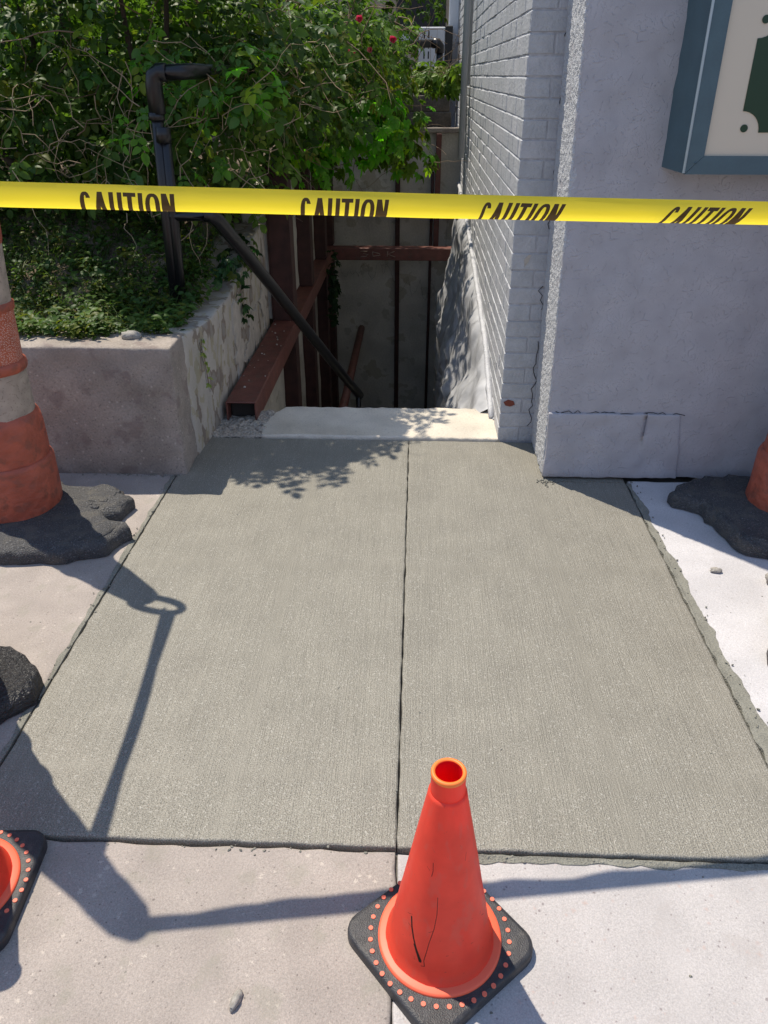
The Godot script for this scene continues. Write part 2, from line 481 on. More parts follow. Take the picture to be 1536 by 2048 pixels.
	mats.twig_pale = flat_mat(lin(0.34, 0.25, 0.16), 0.85)
	mats.bark = flat_mat(lin(0.06, 0.045, 0.035), 0.95)
	mats.rose = flat_mat(lin(0.55, 0.045, 0.1), 0.6)
	mats.rose.backlight_enabled = true
	mats.rose.backlight = lin(0.5, 0.04, 0.1)
	mats.rose_bud = flat_mat(lin(0.6, 0.13, 0.13), 0.6)
	mats.scratch = flat_mat(lin(0.42, 0.34, 0.28), 0.8)
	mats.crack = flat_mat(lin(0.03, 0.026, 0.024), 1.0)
	mats.brick_bare = flat_mat(lin(0.2, 0.055, 0.035), 0.95)

func px_line(im: Image, pts: Array, w: float, c: Color, a := 1.0) -> void:
	for i in pts.size() - 1:
		var d: Vector2 = pts[i + 1] - pts[i]
		var k := int(d.length()) + 1
		for s in k:
			var p: Vector2 = pts[i] + d * s / k
			for x in range(int(p.x - w), int(p.x + w) + 1):
				for y in range(int(p.y - w), int(p.y + w) + 1):
					if x < 0 or y < 0 or x >= im.get_width() or y >= im.get_height(): continue
					var f := clampf(w + 0.5 - Vector2(x, y).distance_to(p), 0.0, 1.0) * a
					if f > 0.0: im.set_pixel(x, y, im.get_pixel(x, y).lerp(c, f))

# wear on the front cone's plastic: scuffs, streaks and two cracks (u round it, v from the top down)
func cone_print() -> ImageTexture:
	var n := 1024
	var t := paint(n, Color(0.95, 0.115, 0.065), [["mul", bytes_of(n, 31, 0.006, 0, 4), 0.07], ["spot", bytes_of(n, 32, 0.01, 0, 5, 2), 0.62, 0.85, 0.35, Color(0.75, 0.2, 0.14)], ["spot", bytes_of(n, 34, 0.03, 0, 4), 0.8, 0.92, 0.4, Color(0.35, 0.07, 0.05)]])
	var im := t.get_image()
	var dark := Color(0.16, 0.05, 0.04)
	# u = 0.25 looks towards the camera (+z)
	px_line(im, [Vector2(402, 470), Vector2(400, 560), Vector2(407, 640), Vector2(420, 720), Vector2(432, 830), Vector2(428, 860), Vector2(440, 866)], 1.1, dark, 0.75)
	px_line(im, [Vector2(505, 640), Vector2(495, 690), Vector2(480, 740), Vector2(462, 790), Vector2(442, 840)], 3.2, dark, 0.95)
	px_line(im, [Vector2(472, 770), Vector2(456, 810), Vector2(444, 846)], 4.5, Color(0.1, 0.06, 0.05), 0.6)
	px_line(im, [Vector2(440, 300), Vector2(436, 340), Vector2(440, 370)], 1.6, Color(0.4, 0.09, 0.07), 0.7)
	for k in 40:
		var p := Vector2(rng.randf_range(0, 1023), rng.randf_range(200, 1000))
		px_line(im, [p, p + Vector2(rng.randf_range(-25, 25), rng.randf_range(-6, 40))], 0.9, Color(0.8, 0.42, 0.36) if k % 2 else Color(0.45, 0.1, 0.08), 0.5)
	return ImageTexture.create_from_image(im)

# print of the tape: one repeat with the word, u along the tape, v from its top edge down
func tape_print() -> ImageTexture:
	var w := 1024
	var h := 256
	var im := Image.create(w, h, false, Image.FORMAT_RGB8)
	im.fill(lin(0.93, 0.77, 0.05))
	var ink := lin(0.055, 0.032, 0.012)
	var top := 46.0
	var tall := 190.0
	var x0 := 60.0
	var cells := [52.0, 66.0, 58.0, 56.0, 26.0, 68.0, 60.0]
	var sw := 21.0
	for k in 7:
		var cw: float = cells[k]
		for ix in int(cw) + 1:
			for iy in int(tall) + 1:
				var x := float(ix)
				var y := float(iy)
				var on := false
				match "CAUTION"[k]:
					"C", "O":
						var e := Vector2((x - cw / 2) / (cw / 2), (y - tall / 2) / (tall / 2))
						var e2 := Vector2((x - cw / 2) / (cw / 2 - sw), (y - tall / 2) / (tall / 2 - sw))
						e = Vector2(pow(absf(e.x), 2.6), pow(absf(e.y), 2.6))
						e2 = Vector2(pow(absf(e2.x), 2.6), pow(absf(e2.y), 2.6))
						on = e.x + e.y <= 1.0 and e2.x + e2.y >= 1.0
						if "CAUTION"[k] == "C" and x > cw * 0.55 and y > tall * 0.2 and y < tall * 0.8: on = false
					"A":
						var f := y / tall
						var c := cw / 2
						on = absf(absf(x - c) - f * (c - sw / 2)) < sw / 2 * 1.05 or (y > tall * 0.62 and y < tall * 0.62 + sw and absf(x - c) < f * (c - sw / 2))
					"U":
						if y < tall - cw / 2: on = x < sw or x > cw - sw
						else:
							var q := Vector2(x - cw / 2, y - (tall - cw / 2)).length()
							on = q <= cw / 2 and q >= cw / 2 - sw
					"T": on = y < sw * 1.15 or absf(x - cw / 2) < sw / 2
					"I": on = absf(x - cw / 2) < sw / 2
					"N": on = x < sw or x > cw - sw or absf(x - sw / 2 - (cw - sw) * y / tall) < sw * 0.62
				if on: im.set_pixel(int(x0 + x), int(top + y), ink)
		x0 += cw + 8.0
	return ImageTexture.create_from_image(im)

# ------------------------------------------------------------------ plants
func leaflet(st: SurfaceTool, at: Vector3, dir: Vector3, up: Vector3, length: float, width: float, droop: float) -> void:
	var side := dir.cross(up).normalized()
	var mid := []
	var half := [0.0, 0.42, 0.5, 0.34, 0.0]
	var ts := [0.0, 0.25, 0.52, 0.8, 1.0]
	for t in ts: mid.append(at + dir * length * t - up * droop * length * t * t)
	var l := []
	var r := []
	for i in 5:
		var lift: Vector3 = up * half[i] * width * 0.35
		l.append(mid[i] - side * half[i] * width + lift)
		r.append(mid[i] + side * half[i] * width + lift)
	tri(st, mid[0], l[1], mid[1]); tri(st, mid[0], mid[1], r[1])
	for i in [1, 2]:
		quad(st, mid[i], l[i], l[i + 1], mid[i + 1])
		quad(st, mid[i], mid[i + 1], r[i + 1], r[i])
	tri(st, mid[3], l[3], mid[4]); tri(st, mid[3], mid[4], r[3])

func stalk(st: SurfaceTool, a: Vector3, b: Vector3, w: float) -> void:
	var s := (b - a).cross(Vector3.UP).normalized() * w
	var u := Vector3.UP * w
	tri(st, a - s, a + s, b); tri(st, a + u, a - u, b)

# a leaf lies along +z with its face up (+y)
func rose_leaf(k: int) -> ArrayMesh:
	var st := st_new()
	var r := RandomNumberGenerator.new()
	r.seed = 500 + k
	var len := 0.085
	stalk(st, Vector3.ZERO, Vector3(0, 0, len), 0.0011)
	leaflet(st, Vector3(0, 0, len), Vector3(r.randf_range(-0.1, 0.1), -0.1, 1).normalized(), Vector3.UP, 0.05, 0.032, 0.25)
	for i in 2:
		for s in [-1.0, 1.0]:
			var d := Vector3(s, r.randf_range(-0.2, 0.15), r.randf_range(0.35, 0.7)).normalized()
			leaflet(st, Vector3(0, 0, len * (0.4 + 0.38 * i)), d, (Vector3.UP + Vector3(r.randf_range(-0.3, 0.3), 0, r.randf_range(-0.3, 0.3))).normalized(), r.randf_range(0.034, 0.047), r.randf_range(0.024, 0.03), r.randf_range(0.1, 0.4))
	return done(st)

func vine_leaf(k: int) -> ArrayMesh:
	var st := st_new()
	var r := RandomNumberGenerator.new()
	r.seed = 600 + k
	stalk(st, Vector3(0, 0, -0.04), Vector3.ZERO, 0.0012)
	for i in 5:
		var a := deg_to_rad(-80.0 + 40.0 * i)
		var d := Vector3(sin(a), r.randf_range(-0.25, 0.0), cos(a)).normalized()
		leaflet(st, Vector3.ZERO, d, Vector3.UP, r.randf_range(0.055, 0.075) * (1.0 - 0.18 * absi(i - 2)), r.randf_range(0.026, 0.034), r.randf_range(0.2, 0.5))
	return done(st)

func weed(k: int) -> ArrayMesh:
	var st := st_new()
	var r := RandomNumberGenerator.new()
	r.seed = 700 + k
	var tip := Vector3(r.randf_range(-0.02, 0.02), 0.07, 0.01)
	stalk(st, Vector3.ZERO, tip, 0.0015)
	for i in 6:
		var a := TAU * i * 0.382 + r.randf()
		leaflet(st, tip * (0.25 + 0.15 * i), Vector3(cos(a), 0.45, sin(a)).normalized(), Vector3(0, 1, 0.05).normalized(), r.randf_range(0.025, 0.045), r.randf_range(0.012, 0.022), 0.4)
	return done(st)

func blade(k: int) -> ArrayMesh:
	var st := st_new()
	var r := RandomNumberGenerator.new()
	r.seed = 800 + k
	for i in 5:
		var a := r.randf() * TAU
		var d := Vector3(cos(a), 0, sin(a))
		var p := Vector3.ZERO
		var w := d.cross(Vector3.UP) * 0.0022
		var el := r.randf_range(1.1, 1.45)
		for s in 4:
			var q := p + (d * cos(el) + Vector3.UP * sin(el)) * 0.035
			var f := 1.0 - s / 4.0
			var g := 1.0 - (s + 1) / 4.0
			quad(st, p - w * f, p + w * f, q + w * g, q - w * g)
			p = q
			el -= r.randf_range(0.3, 0.65)
	return done(st)

func pose(p: Vector3, out: Vector3, scale: float, lift := 0.75) -> Transform3D:
	# the leaf's face looks up and outwards, its tip outwards and down
	var up := (Vector3.UP * lift + out * 0.55 + Vector3(rng.randfn(0, 0.4), rng.randfn(0, 0.25), rng.randfn(0, 0.4))).normalized()
	var f := (out + Vector3(rng.randfn(0, 0.6), rng.randfn(-0.35, 0.4), rng.randfn(0, 0.6)))
	f = (f - up * f.dot(up)).normalized()
	var x := up.cross(f).normalized()
	return Transform3D(Basis(x, up, f).scaled(Vector3.ONE * scale), p)

func green(lo: Color, hi: Color, yellow := 0.1) -> Color:
	var c := lo.lerp(hi, pow(rng.randf(), 1.4))
	if rng.randf() < yellow: c = c.lerp(Color(0.16, 0.17, 0.02), rng.randf_range(0.3, 0.9))
	return c

# points in lobes, thinned by noise so that gaps and clumps form
func scatter(lobes: Array, count: int, dens: FastNoiseLite, thr: float, inner := 0.35) -> Array:
	var got := []
	var total := 0.0
	for l in lobes: total += l[1].x * l[1].y * l[1].z * l[2]
	for l in lobes:
		var k := int(count * l[1].x * l[1].y * l[1].z * l[2] / total)
		var tries := 0
		while k > 0 and tries < count * 12:
			tries += 1
			var d := Vector3(rng.randfn(), rng.randfn(), rng.randfn()).normalized()
			var rad := pow(rng.randf(), inner)
			var edge := 1.0 + 0.22 * dens.get_noise_3dv(l[0] + d * 0.9)
			var p: Vector3 = l[0] + d * l[1] * rad * edge
			if dens.get_noise_3dv(p) < thr: continue
			got.append([p, (d * Vector3(1, 0.8, 1)).normalized()])
			k -= 1
	return got

func twigs(lobes: Array, count: int, reach: float, thick: float, curl: float) -> ArrayMesh:
	var st := st_new()
	for i in count:
		var l = lobes[rng.randi() % lobes.size()]
		var d := Vector3(rng.randfn(), rng.randfn(), rng.randfn()).normalized()
		var p: Vector3 = l[0] + d * l[1] * pow(rng.randf(), 0.4)
		var dir := Vector3(rng.randfn(0, 0.6), rng.randfn(0.1, 0.7), rng.randfn(0, 0.6)).normalized()
		var pts := []
		var rad := []
		var n := 7
		for s in n:
			pts.append(p)
			rad.append(thick * (1.0 - 0.75 * s / (n - 1.0)))
			p += dir * reach / n
			dir = (dir + Vector3(rng.randfn(0, curl), rng.randfn(-0.05, curl), rng.randfn(0, curl))).normalized()
		add_tube(st, pts, rad, 4, false)
	return done(st)

# a leafy plant: the leaves that show largest are parts, the others one mass
func foliage(root: Node3D, meshes: Array, pts: Array, single: int, lo: Color, hi: Color, size: Vector2, yellow: float, eye: Vector3, name_mass: String) -> void:
	var order := []
	for q in pts:
		# leaves in front and facing the eye first
		var to: Vector3 = eye - q[0]
		order.append([to.length() - 0.8 * q[1].dot(to.normalized()), q])
	order.sort_custom(func(a, b): return a[0] < b[0])
	var tones := []
	for k in 6:
		var m: StandardMaterial3D = mats.leaf.duplicate()
		m.vertex_color_use_as_albedo = false
		m.albedo_color = green(lo, hi, yellow).linear_to_srgb()
		m.backlight = lin(0.9, 1.0, 0.35) * m.albedo_color.srgb_to_linear() * 5.0
		m.backlight = Color(clampf(m.backlight.r, 0, 1), clampf(m.backlight.g, 0, 1), clampf(m.backlight.b, 0, 1))
		tones.append(m)
	var xf := []
	var cols := []
	for k in meshes.size():
		xf.append([]); cols.append([])
	for i in order.size():
		var q = order[i][1]
		var t := pose(q[0] - root.position, q[1], rng.randf_range(size.x, size.y))
		if i < single:
			var o := put("leaf", meshes[i % meshes.size()], tones[i % 6], root)
			o.transform = t
		else:
			var k := i % meshes.size()
			xf[k].append(t)
			cols[k].append(green(lo, hi, yellow))
	for k in meshes.size():
		many(name_mass, meshes[k], mats.leaf, xf[k], cols[k], root)

# ------------------------------------------------------------------ the scene
func _ready() -> void:
	rng.seed = 20240611
	var cam := Camera3D.new()
	cam.name = "camera"
	add_child(cam)
	cam.position = Vector3(0, 1.5, 0)
	cam.rotation_degrees = Vector3(-29.3, 2.31, 0)
	cam.fov = 66.7
	cam.near = 0.05
	cam.far = 400.0
	cam.current = true
	var env := Environment.new()
	var sky_mat := ProceduralSkyMaterial.new()
	sky_mat.sky_top_color = Color(0.50, 0.60, 0.76)
	sky_mat.sky_horizon_color = Color(0.86, 0.87, 0.88)
	sky_mat.sky_curve = 0.12
	sky_mat.ground_bottom_color = Color(0.3, 0.28, 0.26)
	sky_mat.ground_horizon_color = Color(0.5, 0.5, 0.5)
	sky_mat.sky_energy_multiplier = 1.08
	sky_mat.sun_angle_max = 1.0
	var sky := Sky.new()
	sky.sky_material = sky_mat
	env.background_mode = Environment.BG_SKY
	env.sky = sky
	env.tonemap_mode = Environment.TONE_MAPPER_LINEAR
	env.tonemap_exposure = 1.2
	env.sdfgi_enabled = true
	env.ssao_enabled = true
	env.ssil_enabled = true
	var we := WorldEnvironment.new()
	we.name = "environment"
	we.environment = env
	add_child(we)
	var sun := DirectionalLight3D.new()
	sun.name = "sun"
	add_child(sun)
	var to_sun := Vector3(-0.318, 0.897, -0.306)
	sun.look_at_from_position(to_sun * 20.0, Vector3.ZERO, Vector3.UP)
	sun.light_energy = 1.5
	sun.light_color = Color(1.0, 0.96, 0.89)
	sun.light_angular_distance = 0.5
	sun.shadow_enabled = true
	make_materials()
	build_ground()
	build_planter()
	build_well()
	build_building()
	build_sign()
	build_rails()
	build_backdrop()
	build_bushes()
	build_cones()
	build_tape()
	build_stones()

func V2(a: float, b: float) -> Vector2:
	return Vector2(a, b)

func rect(x0: float, z0: float, x1: float, z1: float) -> Array:
	return [V2(x0, z0), V2(x1, z0), V2(x1, z1), V2(x0, z1)]

func build_ground() -> void:
	# earth sheet out to the horizon with the stairwell left open
	var st := st_new(true)
	var hx := [-150.0, -0.99, 0.42, 150.0]
	var hz := [-150.0, -8.2, -3.5, 150.0]
	for i in 3:
		for j in 3:
			if i == 1 and j == 1: continue
			quad(st, Vector3(hx[i], -0.07, hz[j]), Vector3(hx[i + 1], -0.07, hz[j]), Vector3(hx[i + 1], -0.07, hz[j + 1]), Vector3(hx[i], -0.07, hz[j + 1]))
	tag(put("ground", done(st), mats.soil), "", "", "", "structure")
	var walk := Node3D.new()
	walk.name = "sidewalk"
	add_child(walk)
	tag(walk, "", "", "", "structure")
	put("fresh_panel", slab(rect(-1.012, -3.365, -0.0195, -1.147), 0.0, 0.1, 0.006, 0.004, 4, 0.03), mats.fresh, walk)
	put("fresh_panel", slab(rect(-0.0165, -3.365, 0.9, -1.147), 0.0, 0.1, 0.006, 0.004, 5, 0.03), mats.fresh, walk)
	put("old_panel", slab(rect(-2.55, -2.975, -1.024, -1.15), -0.004, 0.1, 0.008, 0.008, 6, 0.04), mats.old, walk)
	put("old_panel", slab(rect(-1.02, -1.141, -0.0205, 0.42), -0.006, 0.1, 0.008, 0.008, 7, 0.04), mats.old, walk)
	put("pale_panel", slab(rect(-0.0155, -1.136, 0.905, 0.42), -0.008, 0.1, 0.008, 0.008, 8, 0.04), mats.old_pale, walk)
	put("old_panel", slab(rect(-2.55, -1.136, -1.03, 0.42), -0.008, 0.1, 0.008, 0.006, 9, 0.04), mats.old, walk)
	put("pale_panel", slab(rect(0.915, -2.99, 2.5, -1.15), -0.004, 0.1, 0.008, 0.006, 10, 0.04), mats.white_walk, walk)
	put("pale_panel", slab(rect(0.915, -1.136, 2.5, 0.42), -0.01, 0.1, 0.008, 0.006, 11, 0.04), mats.old_pale, walk)
	for k in 6:
		put("old_panel", slab(rect(-2.55 + k * 1.7 - 1.7, 0.43, -0.86 + k * 1.7 - 1.7, 2.2), -0.01, 0.1, 0.008, 0.006, 12 + k, 0.06), mats.old, walk)
	put("old_panel", slab(rect(-4.3, -2.975, -2.56, -1.15), -0.004, 0.1, 0.008, 0.006, 19, 0.06), mats.old, walk)
	put("old_panel", slab(rect(-4.3, -1.136, -2.56, 0.42), -0.008, 0.1, 0.008, 0.006, 20, 0.06), mats.old, walk)
	put("pale_panel", slab(rect(2.51, -2.99, 4.4, -1.15), -0.004, 0.1, 0.008, 0.006, 21, 0.06), mats.white_walk, walk)
	put("pale_panel", slab(rect(2.51, -1.136, 4.4, 0.42), -0.01, 0.1, 0.008, 0.006, 22, 0.06), mats.old_pale, walk)
	put("joint_filler", slab(rect(-4.2, -3.3, 4.3, 0.41), -0.021, 0.04, 0.002, 0.0, 1, 1.0), mats.joint, walk)
	# cement smeared over the old panels along the new slab
	var m := []
	var n := noise(31, 3.0, 4)
	for i in 34:
		var z := -2.96 + i * 0.0555
		m.append(V2(0.918 + 0.014 * sin(i * 0.09) + 0.03 * absf(n.get_noise_1d(z * 6.0)) + 0.02 * smoothstep(-2.0, -1.4, z), z))
	m.append(V2(0.905, -1.15)); m.append(V2(0.905, -2.96))
	put("cement_smear", slab(m, -0.0015, 0.02, 0.0015, 0.008, 32, 0.009, 0.0012), mats.smear, walk)
	m = []
	for i in 30:
		var x := 0.02 + i * 0.031
		m.append(V2(x, -1.122 + 0.012 * n.get_noise_1d(x * 14.0) - 0.004 * smoothstep(0.2, 0.9, x)))
	m.append(V2(0.92, -1.1405)); m.append(V2(0.02, -1.1405))
	put("cement_smear", slab(m, -0.0055, 0.02, 0.0015, 0.004, 33, 0.015, 0.0012), mats.smear, walk)
	m = []
	for i in 40:
		var z := -2.96 + i * 0.046
		m.append(V2(-1.016 - 0.017 - 0.016 * n.get_noise_1d(z * 9.0), z))
	m.append(V2(-1.0175, -1.15)); m.append(V2(-1.0175, -2.96))
	put("cement_smear", slab(m, -0.0015, 0.02, 0.0015, 0.002, 34, 0.015, 0.0012), mats.smear, walk)
	# road beyond the sidewalk behind the viewer
	var kerb := put("kerb", box(Vector3(-60, -0.2, 2.21), Vector3(60, -0.012, 2.36), 0.015), mats.old, null)
	tag(kerb, "", "", "", "structure")
	var road := put("road", slab(rect(-60, 2.365, 60, 12), -0.06 + 0.004, 0.05, 0.004, 0.0, 1, 5.0), flat_mat(lin(0.05, 0.05, 0.052), 0.95), null)
	tag(road, "", "", "", "structure")
	# stair head
	var th := put("threshold", slab([V2(-0.66, -3.745), V2(-0.70, -3.66), V2(-0.735, -3.5), V2(-0.72, -3.374), V2(0.405, -3.376), V2(0.42, -3.76), V2(-0.1, -3.75)], 0.012, 0.3, 0.012, 0.012, 41, 0.03, 0.004), mats.threshold)
	tag(th, "", "", "", "structure")
	var stairs := Node3D.new()
	stairs.name = "stairs"
	add_child(stairs)
	tag(stairs, "", "", "", "structure")
	for k in 14:
		put("step", box(Vector3(-0.93, -2.75, -4.0 - 0.225 * k), Vector3(0.36, -0.185 * (k + 1) + 0.0, -3.775 - 0.225 * k), 0.01), mats.well, stairs)
	var fl := put("stairwell_floor", box(Vector3(-1.2, -2.9, -8.3), Vector3(0.6, -2.7, -3.6), 0.01), mats.well)
	tag(fl, "", "", "", "structure")
	var hw := put("stair_footing", box(Vector3(-1.0, -2.75, -3.77), Vector3(0.42, -0.06, -3.45), 0.004), mats.well)
	tag(hw, "", "", "", "structure")
	# yard soil: left bed and the yard behind the well
	st = st_new()
	var nn := noise(51, 1.1, 4)
	var yard := func(x: float, z: float) -> float:
		var h := 0.5 + 0.42 * smoothstep(-3.3, -5.0, z) + 0.1 * smoothstep(-5.0, -8.0, z)
		return h + 0.05 * nn.get_noise_2d(x * 2.0, z * 2.0)
	var add_patch := func(x0: float, x1: float, z0: float, z1: float, sx: int, sz: int) -> void:
		for i in sx:
			for j in sz:
				var q := []
				for c in [[0, 0], [1, 0], [1, 1], [0, 1]]:
					var x: float = lerp(x0, x1, (i + c[0]) / float(sx))
					var z: float = lerp(z0, z1, (j + c[1]) / float(sz))
					q.append(Vector3(x, yard.call(x, z), z))
				quad(st, q[0], q[1], q[2], q[3])
	add_patch.call(-9.0, -1.1, -8.3, -3.15, 60, 44)
	add_patch.call(-9.0, 0.4, -40.0, -8.3, 30, 60)
	tag(put("soil", done(st), mats.soil), "", "", "", "structure")

func build_planter() -> void:
	var o := thing("planter_wall", "low weathered brown concrete planter wall holding the bush beside the stairwell", "wall", Vector3(-0.97, 0, -2.985))
	var off := -o.position
	var front := rough_box(Vector3(-6.0, -0.1, -3.2), Vector3(-0.972, 0.556, -2.972), 0.035, 0.014, 0.012, 61, 8.0)
	put("front_wall", front, mats.planter, o, off)
	# side wall, its top climbing with the bed
	var climb := func(p: Vector3) -> Vector3:
		var t := clampf((p.y + 0.1) / 0.62, 0.0, 1.0)
		p.y += t * (0.19 * smoothstep(-3.9, -5.0, p.z) - 0.03 * smoothstep(-3.15, -3.5, p.z))
		p.x += 0.02 * smoothstep(-3.1, -3.6, p.z)
		return p
	put("side_wall", rough_box(Vector3(-1.2, -0.1, -5.02), Vector3(-0.968, 0.55, -3.15), 0.035, 0.016, 0.003, 62, 7.0, climb), mats.peel, o, off)
	# peeling paint on the side that faces the stairwell
	var r := RandomNumberGenerator.new()
	r.seed = 63
	for k in 12:
		var z := r.randf_range(-4.95, -3.25)
		var top := 0.5 + 0.17 * smoothstep(-3.9, -5.0, z)
		var y := r.randf_range(0.12, top - 0.06)
		var hh := r.randf_range(0.04, 0.16)
		var ww := r.randf_range(0.03, 0.09) * (1.0 + 0.6 * (-z - 3.25))
		var poly := PackedVector2Array()
		for a in 18:
			var an := TAU * a / 18
			var f := r.randf_range(0.4, 1.15)
			poly.append(V2(cos(an) * ww * f, clampf(sin(an) * hh * f * (1.25 if sin(an) < 0 else 1.0), 0.06 - y, top - 0.01 - y)))
		var st := st_new(true)
		var idx := Geometry2D.triangulate_polygon(poly)
		var curl := r.randf_range(0.0, 0.003)
		var pt := func(i: int, lift: float) -> Vector3:
			var e := poly[i]
			return Vector3(lift + curl * pow(absf(e.y) / hh, 3.0) * 0.7, e.y, e.x)
		for i in range(0, idx.size(), 3):
			tri(st, pt.call(idx[i], 0.0015), pt.call(idx[i + 1], 0.0015), pt.call(idx[i + 2], 0.0015))
		for i in 18:
			var j := (i + 1) % 18
			quad(st, pt.call(i, 0.0015), pt.call(j, 0.0015), pt.call(j, -0.006), pt.call(i, -0.006))
		put("paint_flake", done(st), mats.flake, o, off + Vector3(-0.962 + 0.02 * smoothstep(-3.1, -3.6, z), y, z))

func h_post(x: float, z: float, y0: float, y1: float) -> ArrayMesh:
	var st := st_new(true)
	add_box(st, Vector3(x - 0.075, y0, z - 0.075), Vector3(x - 0.065, y1, z + 0.075), 0.002)
	add_box(st, Vector3(x + 0.058, y0, z - 0.075), Vector3(x + 0.07, y1, z + 0.075), 0.002)
	add_box(st, Vector3(x - 0.064, y0, z + 0.062), Vector3(x + 0.059, y1, z + 0.075), 0.002)
	return done(st)

func build_well() -> void:
	var lw := thing("retaining_wall", "peeling pale painted retaining wall behind the red steel posts", "wall", Vector3(-1.0, -2.7, -6.0))
	put("wall", rough_box(Vector3(-1.09, -2.7, -8.2), Vector3(-0.88, -0.014, -3.78), 0.12, 0.01, 0.012, 71, 4.0), mats.well, lw, -lw.position)
	put("upper_wall", rough_box(Vector3(-1.09, 0.102, -8.2), Vector3(-0.885, 0.9, -5.04), 0.08, 0.01, 0.012, 70, 4.0), mats.well, lw, -lw.position)
	var fw := thing("retaining_wall", "stained pale retaining wall closing the far end of the stairwell", "wall", Vector3(-0.3, -2.7, -8.1))
	var base := -fw.position
	put("wall", rough_box(Vector3(-0.96, -2.7, -8.25), Vector3(0.5, 1.03, -8.1), 0.08, 0.01, 0.014, 72, 4.0), mats.well, fw, base)
	put("coping", rough_box(Vector3(-0.96, 1.032, -8.27), Vector3(0.5, 1.075, -8.06), 0.08, 0.008, 0.008, 73, 8.0), mats.planter, fw, base)
	# mould band with a ragged lower edge, a skin on the wall
	var n := noise(74, 4.0, 4)
	var band := []
	for i in 40:
		var x := -0.93 + i * 0.0315
		band.append(V2(x, -0.42 + 0.22 * n.get_noise_1d(x * 3.0) + 0.2 * smoothstep(-0.1, -0.4, x)))
	for i in 40:
		var x := 0.3 - i * 0.0315
		band.append(V2(x, 0.36 + 0.1 * n.get_noise_1d(x * 4.0 + 9.0)))
	var skin := slab(band, 0.0, 0.01, 0.002, 0.02, 75, 0.02)
	var o := put("mould", skin, mats.mould, fw, base)
	o.transform = Transform3D(Basis(Vector3(1, 0, 0), Vector3(0, 0, 1), Vector3(0, 1, 0)), base + Vector3(0, 0, -8.078))
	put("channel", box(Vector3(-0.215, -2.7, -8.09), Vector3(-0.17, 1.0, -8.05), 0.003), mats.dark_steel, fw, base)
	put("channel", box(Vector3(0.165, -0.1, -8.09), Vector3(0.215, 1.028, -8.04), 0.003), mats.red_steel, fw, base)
	put("conduit", tube([Vector3(0.13, -2.6, -8.06), Vector3(0.14, 0.7, -8.06)], 0.014), mats.dark_steel, fw, base)
	# steel bracing
	var f := thing("steel_frame", "rust red steel beams and posts bracing the left side of the stairwell", "steel frame", Vector3(-0.85, 0, -3.57))
	base = -f.position
	var st := st_new(true)
	# square tube, open at the near end
	var t := 0.008
	for part in [[Vector3(-0.925, 0.092, -7.62), Vector3(-0.775, 0.1, -3.565)], [Vector3(-0.925, -0.012, -7.62), Vector3(-0.775, -0.004, -3.565)]]:
		add_box(st, part[0], part[1], 0.0035)
	for x in [-0.9255, -0.7835]:
		add_box(st, Vector3(x, -0.0125, -7.62), Vector3(x + t + 0.001, 0.1005, -3.5645), 0.0035)
	put("beam", done(st), mats.red_steel, f, base)
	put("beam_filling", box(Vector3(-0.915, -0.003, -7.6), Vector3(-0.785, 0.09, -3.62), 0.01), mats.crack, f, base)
	var cb := put("cross_beam", box(Vector3(-0.774, -0.012, -7.62), Vector3(0.36, 0.1, -7.5), 0.006), mats.red_steel, f, base)
	# marks scratched on the cross beam: 3 D K
	var glyphs := [
		[[0, 1], [0.55, 1], [0.2, 0.6], [0.6, 0.4], [0.45, 0.1], [0, 0]],
		[[0.95, 0.9], [1.5, 0.6], [1.6, 0.3], [1.0, 0.1], [0.95, 0.9]],
		[[2.2, 1], [2.15, 0]], [[2.75, 1], [2.18, 0.5], [2.8, 0]],
	]
	for g in glyphs:
		var pts := []
		for p in g: pts.append(Vector3(-0.52 + p[0] * 0.115, 0.022 + p[1] * 0.05, -7.4975))
		put("scratch_mark", tube(pts, 0.0028, 5), mats.scratch, cb)
	for z in [-5.1, -6.05, -7.04, -7.68]:
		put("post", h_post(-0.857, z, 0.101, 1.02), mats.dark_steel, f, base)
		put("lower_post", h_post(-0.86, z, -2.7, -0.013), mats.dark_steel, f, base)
	put("lower_rail", tube([Vector3(-0.55, -0.77, -4.9), Vector3(-0.55, -0.77, -7.9)], 0.035, 8), mats.red_steel, f, base)
	put("top_beam", box(Vector3(-0.93, 0.34, -8.02), Vector3(0.33, 0.42, -7.9), 0.006), mats.dark_steel, f, base)
	# mortar and rubble under the beam's end
	var mp := thing("mortar_patch", "lump of broken mortar under the open end of the red beam", "rubble", Vector3(-0.85, 0, -3.5))
	put("bed", rough_box(Vector3(-0.97, -0.1, -3.7) - mp.position, Vector3(-0.70, 0.004, -3.374) - mp.position, 0.015, 0.01, 0.02, 77, 22.0), mats.rubble, mp)
	var r := RandomNumberGenerator.new()
	r.seed = 78
	for k in 14:
		var p := Vector3(r.randf_range(-0.9, -0.73), 0.004, r.randf_range(-3.57, -3.45))
		put("chunk", pebble(r.randf_range(0.012, 0.028), 100 + k), mats.rubble, mp, p - mp.position)
	# crumbs lying on the beam
	var cr := []
	for k in 20:
		cr.append(Transform3D(Basis.from_euler(Vector3(r.randf() * 3, r.randf() * 3, 0)).scaled(Vector3.ONE * r.randf_range(0.3, 1.1)), Vector3(r.randf_range(-0.91, -0.79), 0.103, r.randf_range(-5.0, -3.6))))
	tag(many("paint_chips", pebble(0.0055, 5), mats.flake, cr, []), "pale paint chips scattered on top of the red beam", "debris")

